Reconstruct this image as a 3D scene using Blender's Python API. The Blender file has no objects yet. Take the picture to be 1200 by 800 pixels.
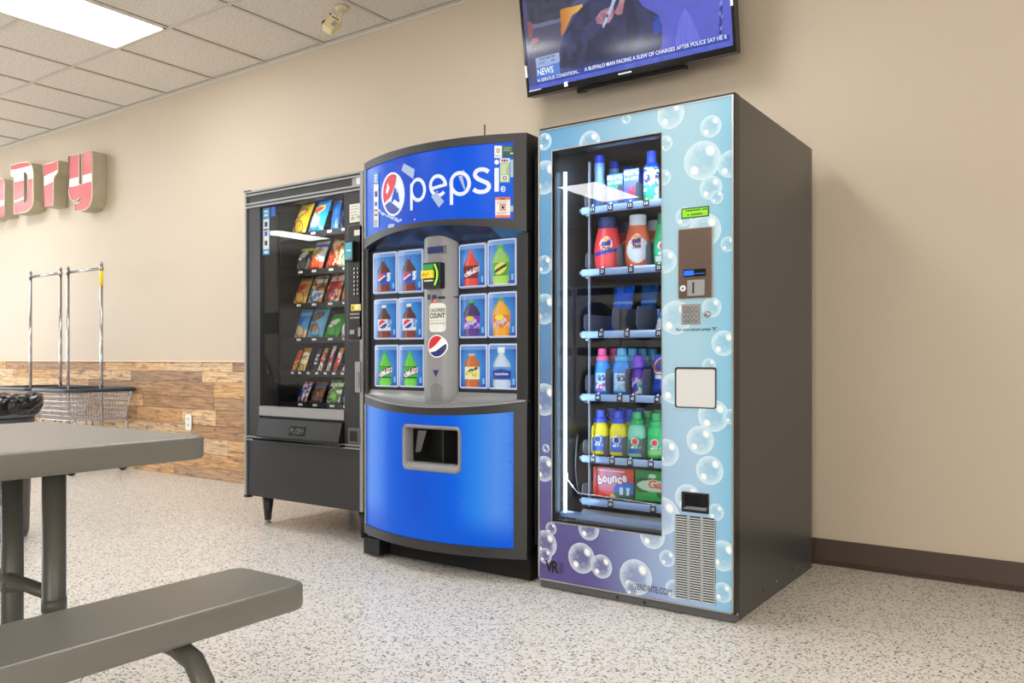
import bpy, math, random
from math import sin, cos, pi, radians as R
from mathutils import Vector, Matrix

random.seed(7)
COL = bpy.context.scene.collection

# ------------------------------------------------------------------ camera model (metres; wall runs along X, wall plane Y = WALL)
FPX, HZ, CAMZ = 970.0, 420.0, 0.915
YAW = R(35.24)
CS, SN = cos(YAW), sin(YAW)
WALL, CEIL = 3.82, 3.03


def ray(u):
    t = (u - 600.0) / FPX
    return CS * t - SN, SN * t + CS          # X and Y advance per metre of depth


def P(u, v, Y):
    """photo pixel -> (x, z) on the upright plane y = Y"""
    a, b = ray(u)
    f = Y / b
    return a * f, CAMZ + (HZ - v) / FPX * f


def G(u, v, z):
    """photo pixel -> (x, y) on the level plane at height z"""
    f = (CAMZ - z) * FPX / (v - HZ)
    a, b = ray(u)
    return a * f, b * f


def lin(c):
    c /= 255.0
    return c / 12.92 if c <= 0.04045 else ((c + 0.055) / 1.055) ** 2.4


def S(r, g, b):
    return (lin(r), lin(g), lin(b))


def mix(a, b, t):
    return tuple(a[i] * (1 - t) + b[i] * t for i in range(3))


# ------------------------------------------------------------------ materials
def nodes(name):
    m = bpy.data.materials.new(name)
    m.use_nodes = True
    nt = m.node_tree
    return m, nt, nt.nodes['Principled BSDF']


def N(nt, kind, **kw):
    n = nt.nodes.new(kind)
    for k, v in kw.items():
        if k.startswith('i_'):
            n.inputs[k[2:].replace('_', ' ')].default_value = v
        else:
            setattr(n, k, v)
    return n


def mat(name, rgb, rough=0.5, metal=0.0, emit=0.0, emit_rgb=None, spec=0.5, noise=0.0, bump=0.0, scale=60.0, coat=0.0):
    m, nt, p = nodes(name)
    p.inputs['Base Color'].default_value = (*rgb, 1)
    p.inputs['Roughness'].default_value = rough
    p.inputs['Metallic'].default_value = metal
    p.inputs['Specular IOR Level'].default_value = spec
    p.inputs['Coat Weight'].default_value = coat
    if emit:
        p.inputs['Emission Color'].default_value = (*(emit_rgb or rgb), 1)
        p.inputs['Emission Strength'].default_value = emit
    if noise or bump:
        tc = N(nt, 'ShaderNodeTexCoord')
        nz = N(nt, 'ShaderNodeTexNoise', i_Scale=scale, i_Detail=4.0)
        nt.links.new(tc.outputs['Object'], nz.inputs['Vector'])
        if noise:
            hs = N(nt, 'ShaderNodeMix', data_type='RGBA')
            hs.inputs['A'].default_value = (*[c * (1 - noise) for c in rgb], 1)
            hs.inputs['B'].default_value = (*[min(1, c * (1 + noise)) for c in rgb], 1)
            nt.links.new(nz.outputs['Fac'], hs.inputs['Factor'])
            nt.links.new(hs.outputs['Result'], p.inputs['Base Color'])
        if bump:
            bp = N(nt, 'ShaderNodeBump', i_Strength=bump, i_Distance=0.002)
            nt.links.new(nz.outputs['Fac'], bp.inputs['Height'])
            nt.links.new(bp.outputs['Normal'], p.inputs['Normal'])
    return m


def printed(name, rough=0.35, emit=0.0, base=1.0, coat=0.0):
    """colours come from the mesh's own printed colour layer"""
    m, nt, p = nodes(name)
    a = N(nt, 'ShaderNodeAttribute', attribute_name='Col')
    if base:
        nt.links.new(a.outputs['Color'], p.inputs['Base Color'])
    else:
        p.inputs['Base Color'].default_value = (0.02, 0.02, 0.02, 1)
    p.inputs['Roughness'].default_value = rough
    p.inputs['Coat Weight'].default_value = coat
    if emit:
        nt.links.new(a.outputs['Color'], p.inputs['Emission Color'])
        p.inputs['Emission Strength'].default_value = emit
    return m


def glass_mat(name, tint=(1, 1, 1), ior=1.55, rough=0.0):
    m = bpy.data.materials.new(name)
    m.use_nodes = True
    nt = m.node_tree
    nt.nodes.clear()
    out = N(nt, 'ShaderNodeOutputMaterial')
    tr = N(nt, 'ShaderNodeBsdfTransparent')
    tr.inputs['Color'].default_value = (*tint, 1)
    gl = N(nt, 'ShaderNodeBsdfGlossy')
    gl.inputs['Roughness'].default_value = rough
    fr = N(nt, 'ShaderNodeFresnel')
    fr.inputs['IOR'].default_value = ior
    mx = N(nt, 'ShaderNodeMixShader')
    ge = N(nt, 'ShaderNodeNewGeometry')
    iv = N(nt, 'ShaderNodeMath', operation='SUBTRACT')
    iv.inputs[0].default_value = 1.0
    nt.links.new(ge.outputs['Backfacing'], iv.inputs[1])
    mu = N(nt, 'ShaderNodeMath', operation='MULTIPLY')
    nt.links.new(fr.outputs[0], mu.inputs[0])
    nt.links.new(iv.outputs[0], mu.inputs[1])
    nt.links.new(mu.outputs[0], mx.inputs[0])
    nt.links.new(tr.outputs[0], mx.inputs[1])
    nt.links.new(gl.outputs[0], mx.inputs[2])
    nt.links.new(mx.outputs[0], out.inputs[0])
    return m


M = {}
M['black_metal'] = mat('black_metal', S(38, 37, 37), 0.42, noise=0.12, scale=250)
M['black_plastic'] = mat('black_plastic', S(22, 22, 23), 0.35)
M['black_gloss'] = mat('black_gloss', S(12, 12, 13), 0.12)
M['black_matte'] = mat('black_matte', S(14, 14, 15), 0.8)
M['dark_inside'] = mat('dark_inside', S(44, 42, 42), 0.6)
M['grey_side'] = mat('grey_side', S(68, 68, 67), 0.32, 0.25, noise=0.05, scale=500, bump=0.03)
M['grey_base'] = mat('grey_base', S(84, 84, 86), 0.45)
M['aluminium'] = mat('aluminium', S(188, 186, 182), 0.32, 0.85)
M['brushed'] = mat('brushed', S(158, 158, 157), 0.4, 0.45)
M['silver_plastic'] = mat('silver_plastic', S(138, 138, 139), 0.42, 0.1)
M['chrome'] = mat('chrome', S(178, 178, 180), 0.14, 1.0)
M['steel_wire'] = mat('steel_wire', S(205, 205, 208), 0.25, 1.0)
M['coil_wire'] = mat('coil_wire', S(60, 60, 62), 0.35, 0.7)
M['bronze'] = mat('bronze', S(112, 94, 84), 0.3, 0.55)
M['white'] = mat('white', S(238, 238, 236), 0.5)
M['white_ink'] = mat('white_ink', S(245, 246, 250), 0.4)
M['black_ink'] = mat('black_ink', S(18, 18, 20), 0.5)
M['navy_ink'] = mat('navy_ink', S(22, 40, 110), 0.45)
M['red_ink'] = mat('red_ink', S(205, 30, 45), 0.45)
M['orange_ink'] = mat('orange_ink', S(230, 110, 50), 0.45)
M['yellow_ink'] = mat('yellow_ink', S(240, 215, 30), 0.45)
M['green_ink'] = mat('green_ink', S(40, 150, 75), 0.45)
M['dark_green_ink'] = mat('dark_green_ink', S(25, 70, 60), 0.45)
M['pale_green_ink'] = mat('pale_green_ink', S(150, 180, 120), 0.45)
M['blue_ink'] = mat('blue_ink', S(30, 95, 200), 0.45)
M['sky_ink'] = mat('sky_ink', S(60, 150, 205), 0.45)
M['grey_ink'] = mat('grey_ink', S(150, 150, 150), 0.5)
M['paper'] = mat('paper', S(225, 224, 216), 0.7)
M['sign_white'] = mat('sign_white', S(150, 155, 170), 0.4, emit=0.55, emit_rgb=S(232, 238, 255))
M['sign_red'] = mat('sign_red', S(110, 12, 24), 0.4, emit=0.7, emit_rgb=S(225, 25, 45))
M['sign_navy'] = mat('sign_navy', S(5, 20, 60), 0.4, emit=0.7, emit_rgb=S(10, 60, 175))
M['sign_pale'] = mat('sign_pale', S(110, 125, 150), 0.4, emit=0.4, emit_rgb=S(190, 210, 245))
M['led'] = mat('led', S(190, 225, 255), 0.4, emit=5.5, emit_rgb=S(180, 220, 255))
M['led_white'] = mat('led_white', S(255, 250, 240), 0.4, emit=5.0)
M['panel_light'] = mat('panel_light', (1, 1, 1), 0.4, emit=15.5, emit_rgb=(0.985, 0.99, 1.0))
M['glass'] = glass_mat('glass', (0.97, 0.98, 0.98), 1.62)
M['shelf_lip'] = mat('shelf_lip', S(150, 175, 215), 0.35, 0.35)
M['shelf_dark'] = mat('shelf_dark', S(28, 30, 38), 0.5)
M['divider'] = mat('divider', S(112, 114, 126), 0.45)
M['tag_navy'] = mat('tag_navy', S(14, 26, 52), 0.5)
M['lcd'] = mat('lcd', S(120, 190, 30), 0.4, emit=0.42, emit_rgb=S(130, 200, 20))
M['screen_teal'] = mat('screen_teal', S(70, 150, 165), 0.3, emit=0.3)
M['screen_navy'] = mat('screen_navy', S(15, 30, 80), 0.15, emit=0.2, emit_rgb=S(20, 50, 140))
M['slot_blue'] = mat('slot_blue', S(30, 80, 200), 0.2, emit=0.9, emit_rgb=S(30, 100, 255))
M['print'] = printed('print', 0.33)
M['print_film'] = printed('print_film', 0.22)
M['print_matte'] = printed('print_matte', 0.6)
M['backlit'] = printed('backlit', 0.25, emit=0.85, base=0.0)
M['screen'] = printed('screen', 0.08, emit=0.8, base=0.0)


# ------------------------------------------------------------------ mesh builder
class MB:
    def __init__(self):
        self.v, self.f, self.fm, self.fs, self.mats, self.cols, self.uv = [], [], [], [], [], [], {}

    def mi(self, m):
        if isinstance(m, str):
            m = M[m]
        if m not in self.mats:
            self.mats.append(m)
        return self.mats.index(m)

    def add(self, verts, faces, m, smooth=False, cols=None, uvs=None):
        o = len(self.v)
        self.v += [tuple(p) for p in verts]
        self.cols += cols if cols else [(1, 1, 1)] * len(verts)
        k = self.mi(m)
        for f in faces:
            if uvs:
                self.uv[len(self.f)] = [uvs[i] for i in f]
            self.f.append([i + o for i in f])
            self.fm.append(k)
            self.fs.append(smooth)
        return self

    def box(self, x0, x1, y0, y1, z0, z1, m):
        v = [(x, y, z) for z in (z0, z1) for y in (y0, y1) for x in (x0, x1)]
        return self.add(v, [(0, 2, 3, 1), (4, 5, 7, 6), (0, 1, 5, 4), (2, 6, 7, 3), (0, 4, 6, 2), (1, 3, 7, 5)], m)

    def rbox(self, x0, x1, y0, y1, z0, z1, r, m, axis='y', seg=4):
        """box with rounded corners seen along one axis"""
        if axis == 'y':
            pl = rrect(x0, x1, z0, z1, r, seg)
            return self.prism([(a, b) for a, b in pl], lambda a, b, t: (a, y0 + (y1 - y0) * t, b), m)
        if axis == 'z':
            pl = rrect(x0, x1, y0, y1, r, seg)
            return self.prism(pl, lambda a, b, t: (a, b, z0 + (z1 - z0) * t), m, flip=True)
        pl = rrect(y0, y1, z0, z1, r, seg)
        return self.prism(pl, lambda a, b, t: (x0 + (x1 - x0) * t, a, b), m, flip=True)

    def prism(self, poly, fn, m, flip=False, side=None):
        n = len(poly)
        v = [fn(a, b, 0) for a, b in poly] + [fn(a, b, 1) for a, b in poly]
        f0, f1 = list(range(n)), list(range(2 * n - 1, n - 1, -1))
        sd = [(i, i + n, (i + 1) % n + n, (i + 1) % n) for i in range(n)]
        if flip:
            f0, f1, sd = f0[::-1], f1[::-1], [s[::-1] for s in sd]
        self.add(v, [f0, f1], m)
        o = len(self.v) - 2 * n
        k = self.mi(side or m)
        for s in sd:
            self.f.append([i + o for i in s]); self.fm.append(k); self.fs.append(False)
        return self

    def tube(self, path, r, m, seg=8, closed=False, caps=True):
        pts = [Vector(p) for p in path]
        n = len(pts)
        rs = r if isinstance(r, (list, tuple)) else [r] * n
        tang = []
        for i in range(n):
            a = pts[(i - 1) % n] if (closed or i > 0) else pts[i]
            b = pts[(i + 1) % n] if (closed or i < n - 1) else pts[i]
            t = b - a
            tang.append(t.normalized() if t.length > 1e-9 else Vector((0, 0, 1)))
        up = Vector((0, 0, 1)) if abs(tang[0].z) < 0.9 else Vector((1, 0, 0))
        nrm = (up - tang[0] * up.dot(tang[0])).normalized()
        verts = []
        for i in range(n):
            if i:
                nrm = nrm - tang[i] * nrm.dot(tang[i])
                nrm = nrm.normalized() if nrm.length > 1e-6 else tang[i].orthogonal().normalized()
            bi = tang[i].cross(nrm)
            for k in range(seg):
                a = 2 * pi * k / seg
                verts.append(pts[i] + (nrm * cos(a) + bi * sin(a)) * rs[i])
        faces = []
        for i in range(n if closed else n - 1):
            j = (i + 1) % n
            for k in range(seg):
                l = (k + 1) % seg
                faces.append((i * seg + k, i * seg + l, j * seg + l, j * seg + k))
        if caps and not closed:
            faces.append(tuple(range(seg - 1, -1, -1)))
            faces.append(tuple((n - 1) * seg + k for k in range(seg)))
        return self.add(verts, faces, m, smooth=True)

    def lathe(self, prof, c, m, seg=20, sx=1.0, sy=1.0, colfn=None, axis='z', smooth=True, sq=1.0):
        """profile of (radius, height) turned about an upright axis; sq < 1 squares the section off"""
        v, col = [], []
        for r, h in prof:
            for k in range(seg):
                a = 2 * pi * k / seg
                ca, sa = cos(a), sin(a)
                if sq != 1.0:
                    ca = math.copysign(abs(ca) ** sq, ca); sa = math.copysign(abs(sa) ** sq, sa)
                x, y = r * ca * sx, r * sa * sy
                p = (x, y, h) if axis == 'z' else ((x, h, y) if axis == 'y' else (h, x, y))
                v.append((c[0] + p[0], c[1] + p[1], c[2] + p[2]))
                col.append(colfn(a, h) if colfn else (1, 1, 1))
        f = []
        for i in range(len(prof) - 1):
            for k in range(seg):
                l = (k + 1) % seg
                q = (i * seg + k, i * seg + l, (i + 1) * seg + l, (i + 1) * seg + k)
                f.append(q if axis != 'y' else q[::-1])
        b, t = tuple(range(seg - 1, -1, -1)), tuple((len(prof) - 1) * seg + k for k in range(seg))
        f += [b, t] if axis != 'y' else [b[::-1], t[::-1]]
        return self.add(v, f, m, smooth, col)

    def grid(self, fn, nu, nv, m, colfn=None, smooth=True):
        v, col = [], []
        for j in range(nv + 1):
            for i in range(nu + 1):
                a, b = i / nu, j / nv
                v.append(fn(a, b))
                col.append(colfn(a, b) if colfn else (1, 1, 1))
        w = nu + 1
        f = [(j * w + i, j * w + i + 1, (j + 1) * w + i + 1, (j + 1) * w + i) for j in range(nv) for i in range(nu)]
        return self.add(v, f, m, smooth, col)

    def poly(self, pts, m, uvs=None):
        return self.add(pts, [tuple(range(len(pts)))], m, uvs=uvs)

    def flat(self, poly, y, m):
        """flat patch facing the room on the plane y"""
        return self.poly([(a, y, b) for a, b in ccw(poly)], m)

    def text(self, s, fn, m, bold=0.0):
        v, f = text_geo(s, bold)
        return self.add([fn(a, b) for a, b in v], f, m)

    def text_xz(self, s, x0, x1, z0, z1, y, m, bold=0.0, shear=0.0, rot=0.0):
        cx, cz = (x0 + x1) / 2, (z0 + z1) / 2

        def fn(a, b):
            dx, dz = (a - 0.5) * (x1 - x0) + shear * (b - 0.5) * (z1 - z0), (b - 0.5) * (z1 - z0)
            return (cx + dx * cos(rot) - dz * sin(rot), y, cz + dx * sin(rot) + dz * cos(rot))
        return self.text(s, fn, m, bold)

    def stroke(self, pts, w, fn, m, closed=False):
        pts = [Vector(p) for p in pts]
        n = len(pts)
        L = []
        for i in range(n):
            a = pts[(i - 1) % n] if (closed or i) else pts[i]
            b = pts[(i + 1) % n] if (closed or i < n - 1) else pts[i]
            t = (b - a).normalized()
            nn = Vector((-t.y, t.x)) * w / 2
            L.append((pts[i] - nn, pts[i] + nn))
        v = [fn(p.x, p.y) for q in L for p in q]
        f = []
        for i in range(n if closed else n - 1):
            j = (i + 1) % n
            f.append((2 * i, 2 * j, 2 * j + 1, 2 * i + 1))
        return self.add(v, f, m)

    def build(self, name, parent=None, bevel=0.0, bseg=2, label=None, auto=False):
        me = bpy.data.meshes.new(name)
        me.from_pydata(self.v, [], self.f)
        for m in self.mats:
            me.materials.append(m)
        me.polygons.foreach_set('material_index', self.fm)
        me.polygons.foreach_set('use_smooth', self.fs)
        if any(c != (1, 1, 1) for c in self.cols):
            at = me.color_attributes.new('Col', 'FLOAT_COLOR', 'POINT')
            at.data.foreach_set('color', [x for c in self.cols for x in (*c, 1.0)])
        if self.uv:
            ul = me.uv_layers.new(name='UVMap')
            for i, uvs in self.uv.items():
                for k, li in enumerate(me.polygons[i].loop_indices):
                    ul.data[li].uv = uvs[k]
        me.update()
        o = bpy.data.objects.new(name, me)
        COL.objects.link(o)
        if parent:
            o.parent = parent
            if parent.type == 'EMPTY':
                o.location = -Vector(parent.location)
        if bevel:
            b = o.modifiers.new('edge', 'BEVEL')
            b.width, b.segments, b.limit_method = bevel, bseg, 'ANGLE'
            b.harden_normals = False
        if label:
            o['label'] = label
        return o


def ccw(poly):
    a = sum(poly[i][0] * poly[(i + 1) % len(poly)][1] - poly[(i + 1) % len(poly)][0] * poly[i][1] for i in range(len(poly)))
    return list(poly) if a > 0 else list(poly)[::-1]


def rrect(x0, x1, z0, z1, r, seg=4):
    out = []
    for cx, cz, a0 in ((x1 - r, z0 + r, -90), (x1 - r, z1 - r, 0), (x0 + r, z1 - r, 90), (x0 + r, z0 + r, 180)):
        for k in range(seg + 1):
            a = R(a0 + 90 * k / seg)
            out.append((cx + r * cos(a), cz + r * sin(a)))
    return out


def clip(poly, x0, x1, z0, z1):
    for ax, lim, sgn in ((0, x0, 1), (0, x1, -1), (1, z0, 1), (1, z1, -1)):
        out = []
        for i in range(len(poly)):
            p, q = poly[i], poly[(i + 1) % len(poly)]
            dp, dq = sgn * (p[ax] - lim), sgn * (q[ax] - lim)
            if dp >= 0:
                out.append(p)
            if dp * dq < 0:
                t = dp / (dp - dq)
                out.append((p[0] + (q[0] - p[0]) * t, p[1] + (q[1] - p[1]) * t))
        poly = out
        if len(poly) < 3:
            return []
    return poly


def halfplane(poly, a, b):
    """keep what lies to the left of the line a -> b"""
    def d(p):
        return (b[0] - a[0]) * (p[1] - a[1]) - (b[1] - a[1]) * (p[0] - a[0])
    out = []
    for i in range(len(poly)):
        p, q = poly[i], poly[(i + 1) % len(poly)]
        if d(p) >= 0:
            out.append(p)
        if d(p) * d(q) < 0:
            t = d(p) / (d(p) - d(q))
            out.append((p[0] + (q[0] - p[0]) * t, p[1] + (q[1] - p[1]) * t))
    return out


_T = {}


def text_geo(s, bold=0.0):
    """built-in lettering as flat faces, fitted to the unit square"""
    if (s, bold) in _T:
        return _T[(s, bold)]
    cu = bpy.data.curves.new('lettering', 'FONT')
    cu.body = s
    cu.resolution_u = 3
    cu.fill_mode = 'FRONT'
    cu.offset = bold
    ob = bpy.data.objects.new('lettering', cu)
    COL.objects.link(ob)
    dg = bpy.context.evaluated_depsgraph_get()
    ev = ob.evaluated_get(dg)
    me = ev.to_mesh()
    v = [(p.co.x, p.co.y) for p in me.vertices]
    f = [tuple(p.vertices) if p.normal.z >= 0 else tuple(p.vertices)[::-1] for p in me.polygons]
    ev.to_mesh_clear()
    bpy.data.objects.remove(ob)
    bpy.data.curves.remove(cu)
    x0, x1 = min(p[0] for p in v), max(p[0] for p in v)
    y0, y1 = min(p[1] for p in v), max(p[1] for p in v)
    v = [((a - x0) / (x1 - x0), (b - y0) / (y1 - y0)) for a, b in v]
    _T[(s, bold)] = (v, f)
    return v, f


def empty(name, loc, label, cat, group=None):
    o = bpy.data.objects.new(name, None)
    o.empty_display_size = 0.05
    COL.objects.link(o)
    o.location = loc
    return tag(o, label, cat, group)


def tag(o, label, cat, group=None, kind=None):
    if label:
        o['label'] = label
    if cat:
        o['category'] = cat
    if group:
        o['group'] = group
    if kind:
        o['kind'] = kind
    return o


def struct(o, label=None, cat=None):
    o['kind'] = 'structure'
    if label:
        o['label'] = label
    if cat:
        o['category'] = cat
    return o


def copy_tree(o, loc=None, label=None, group=None, parent=None):
    c = o.copy()
    COL.objects.link(c)
    if parent:
        c.parent = parent
    if loc is not None:
        c.location = loc
    if label:
        c['label'] = label
    if group:
        c['group'] = group
    for ch in list(o.children):
        copy_tree(ch, parent=c)
    return c


# ------------------------------------------------------------------ colour layers painted in the unit square
def ell(a, b, cx, cy, rx, ry, rot=0.0):
    dx, dy = a - cx, b - cy
    if rot:
        dx, dy = dx * cos(rot) + dy * sin(rot), -dx * sin(rot) + dy * cos(rot)
    return (dx / rx) ** 2 + (dy / ry) ** 2


def inpoly(a, b, pl):
    k, j = False, len(pl) - 1
    for i in range(len(pl)):
        if (pl[i][1] > b) != (pl[j][1] > b) and a < (pl[j][0] - pl[i][0]) * (b - pl[i][1]) / (pl[j][1] - pl[i][1]) + pl[i][0]:
            k = not k
        j = i
    return k


def hash2(i, j, s=0):
    n = sin(i * 127.1 + j * 311.7 + s * 74.7) * 43758.5453
    return n - math.floor(n)


def vnoise(x, y, s=0):
    i, j = math.floor(x), math.floor(y)
    fx, fy = x - i, y - j
    fx, fy = fx * fx * (3 - 2 * fx), fy * fy * (3 - 2 * fy)
    a = hash2(i, j, s) * (1 - fx) + hash2(i + 1, j, s) * fx
    b = hash2(i, j + 1, s) * (1 - fx) + hash2(i + 1, j + 1, s) * fx
    return a * (1 - fy) + b * fy
# ================================================================== room shell
XL, XR, YF = -13.5, 4.2, -6.0


def wall_material():
    m, nt, p = nodes('wall_paint')
    tc = N(nt, 'ShaderNodeTexCoord')
    nz = N(nt, 'ShaderNodeTexNoise', i_Scale=1.3, i_Detail=3.0)
    nt.links.new(tc.outputs['Object'], nz.inputs['Vector'])
    mx = N(nt, 'ShaderNodeMix', data_type='RGBA')
    mx.inputs['A'].default_value = (*S(190, 175, 154), 1)
    mx.inputs['B'].default_value = (*S(197, 182, 161), 1)
    nt.links.new(nz.outputs['Fac'], mx.inputs['Factor'])
    nt.links.new(mx.outputs['Result'], p.inputs['Base Color'])
    p.inputs['Roughness'].default_value = 0.55
    n2 = N(nt, 'ShaderNodeTexNoise', i_Scale=160.0, i_Detail=3.0)
    nt.links.new(tc.outputs['Object'], n2.inputs['Vector'])
    bp = N(nt, 'ShaderNodeBump', i_Strength=0.12, i_Distance=0.003)
    nt.links.new(n2.outputs['Fac'], bp.inputs['Height'])
    nt.links.new(bp.outputs['Normal'], p.inputs['Normal'])
    return m


def floor_material():
    m, nt, p = nodes('flake_floor')
    tc = N(nt, 'ShaderNodeTexCoord')
    big = N(nt, 'ShaderNodeTexNoise', i_Scale=1.5, i_Detail=2.0)
    nt.links.new(tc.outputs['Object'], big.inputs['Vector'])
    cur = N(nt, 'ShaderNodeMix', data_type='RGBA')
    cur.inputs['A'].default_value = (*S(226, 221, 212), 1)
    cur.inputs['B'].default_value = (*S(234, 229, 221), 1)
    nt.links.new(big.outputs['Fac'], cur.inputs['Factor'])
    col = cur.outputs['Result']
    nz = N(nt, 'ShaderNodeTexNoise', i_Scale=130.0, i_Detail=2.0)
    nt.links.new(tc.outputs['Object'], nz.inputs['Vector'])
    ad = N(nt, 'ShaderNodeMix', data_type='VECTOR')
    ad.inputs['Factor'].default_value = 0.009
    nt.links.new(tc.outputs['Object'], ad.inputs['A'])
    nt.links.new(nz.outputs['Color'], ad.inputs['B'])
    layers = ((60.0, 0.60, 0.42, (217, 212, 205)), (105.0, 0.85, 0.38, (160, 152, 144)), (85.0, 0.925, 0.36, (50, 47, 45)), (130.0, 0.915, 0.38, (104, 94, 86)), (150.0, 0.925, 0.40, (46, 44, 44)))
    for k, (sc, thr, dist, rgb) in enumerate(layers):
        mp = N(nt, 'ShaderNodeMapping')
        mp.inputs['Location'].default_value = (k * 3.7, k * 1.3, 0)
        nt.links.new(ad.outputs['Result'], mp.inputs['Vector'])
        vo = N(nt, 'ShaderNodeTexVoronoi', i_Scale=sc)
        vo.voronoi_dimensions = '2D'
        nt.links.new(mp.outputs['Vector'], vo.inputs['Vector'])
        sp = N(nt, 'ShaderNodeSeparateColor')
        nt.links.new(vo.outputs['Color'], sp.inputs['Color'])
        g = N(nt, 'ShaderNodeMath', operation='GREATER_THAN')
        g.inputs[1].default_value = thr
        nt.links.new(sp.outputs['Red'], g.inputs[0])
        l = N(nt, 'ShaderNodeMath', operation='LESS_THAN')
        l.inputs[1].default_value = dist
        nt.links.new(vo.outputs['Distance'], l.inputs[0])
        mu = N(nt, 'ShaderNodeMath', operation='MULTIPLY')
        nt.links.new(g.outputs[0], mu.inputs[0])
        nt.links.new(l.outputs[0], mu.inputs[1])
        mx = N(nt, 'ShaderNodeMix', data_type='RGBA')
        mx.inputs['B'].default_value = (*S(*rgb), 1)
        nt.links.new(mu.outputs[0], mx.inputs['Factor'])
        nt.links.new(col, mx.inputs['A'])
        col = mx.outputs['Result']
    nt.links.new(col, p.inputs['Base Color'])
    p.inputs['Roughness'].default_value = 0.3
    p.inputs['Specular IOR Level'].default_value = 0.35
    return m


def ceiling_material():
    m, nt, p = nodes('ceiling_tile')
    tc = N(nt, 'ShaderNodeTexCoord')
    nz = N(nt, 'ShaderNodeTexNoise', i_Scale=70.0, i_Detail=5.0, i_Roughness=0.7)
    nt.links.new(tc.outputs['Object'], nz.inputs['Vector'])
    rp = N(nt, 'ShaderNodeValToRGB')
    rp.color_ramp.elements[0].position, rp.color_ramp.elements[0].color = 0.30, (*S(184, 178, 170), 1)
    rp.color_ramp.elements[1].position, rp.color_ramp.elements[1].color = 0.55, (*S(222, 216, 208), 1)
    nt.links.new(nz.outputs['Fac'], rp.inputs['Fac'])
    nt.links.new(rp.outputs['Color'], p.inputs['Base Color'])
    bp = N(nt, 'ShaderNodeBump', i_Strength=0.5, i_Distance=0.004)
    nt.links.new(nz.outputs['Fac'], bp.inputs['Height'])
    nt.links.new(bp.outputs['Normal'], p.inputs['Normal'])
    p.inputs['Roughness'].default_value = 0.9
    return m


def wood_material():
    m, nt, p = nodes('reclaimed_wood')
    tc = N(nt, 'ShaderNodeTexCoord')
    at = N(nt, 'ShaderNodeAttribute', attribute_name='Col')
    uvn = N(nt, 'ShaderNodeUVMap', uv_map='UVMap')
    mp = N(nt, 'ShaderNodeMapping')
    mp.inputs['Scale'].default_value = (2.2, 34.0, 1.0)
    nt.links.new(uvn.outputs['UV'], mp.inputs['Vector'])
    gr = N(nt, 'ShaderNodeTexNoise', i_Scale=2.0, i_Detail=8.0, i_Roughness=0.7, i_Distortion=0.6)
    nt.links.new(mp.outputs['Vector'], gr.inputs['Vector'])
    r1 = N(nt, 'ShaderNodeValToRGB')
    r1.color_ramp.elements[0].position, r1.color_ramp.elements[0].color = 0.32, (0.42, 0.38, 0.36, 1)
    r1.color_ramp.elements[1].position, r1.color_ramp.elements[1].color = 0.62, (1.15, 1.12, 1.08, 1)
    nt.links.new(gr.outputs['Fac'], r1.inputs['Fac'])
    mu = N(nt, 'ShaderNodeMix', data_type='RGBA', blend_type='MULTIPLY')
    mu.inputs['Factor'].default_value = 1.0
    nt.links.new(at.outputs['Color'], mu.inputs['A'])
    nt.links.new(r1.outputs['Color'], mu.inputs['B'])
    mp2 = N(nt, 'ShaderNodeMapping')
    mp2.inputs['Scale'].default_value = (4.5, 15.0, 1.0)
    nt.links.new(uvn.outputs['UV'], mp2.inputs['Vector'])
    st = N(nt, 'ShaderNodeTexNoise', i_Scale=1.6, i_Detail=5.0, i_Roughness=0.65, i_Distortion=0.3)
    nt.links.new(mp2.outputs['Vector'], st.inputs['Vector'])
    r2 = N(nt, 'ShaderNodeValToRGB')
    r2.color_ramp.elements[0].position, r2.color_ramp.elements[0].color = 0.52, (0, 0, 0, 1)
    r2.color_ramp.elements[1].position, r2.color_ramp.elements[1].color = 0.66, (0.75, 0.75, 0.75, 1)
    nt.links.new(st.outputs['Fac'], r2.inputs['Fac'])
    dk = N(nt, 'ShaderNodeMix', data_type='RGBA')
    dk.inputs['B'].default_value = (*S(112, 88, 68), 1)
    nt.links.new(r2.outputs['Color'], dk.inputs['Factor'])
    nt.links.new(mu.outputs['Result'], dk.inputs['A'])
    nt.links.new(dk.outputs['Result'], p.inputs['Base Color'])
    p.inputs['Roughness'].default_value = 0.72
    bp = N(nt, 'ShaderNodeBump', i_Strength=0.35, i_Distance=0.004)
    nt.links.new(gr.outputs['Fac'], bp.inputs['Height'])
    nt.links.new(bp.outputs['Normal'], p.inputs['Normal'])
    return m


M['wall'] = wall_material()
M['floor'] = floor_material()
M['tile'] = ceiling_material()
M['wood'] = wood_material()
M['grid_bar'] = mat('grid_bar', S(198, 190, 180), 0.5)
M['grid_shade_line'] = mat('grid_shade_line', S(120, 110, 98), 0.7)  # thin shadow lines beside the ceiling bars, painted as dark strips
M['baseboard'] = mat('baseboard', S(72, 56, 46), 0.45, noise=0.06, scale=8)
M['far_wall'] = mat('far_wall', S(176, 168, 156), 0.7, noise=0.04, scale=3)

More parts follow.
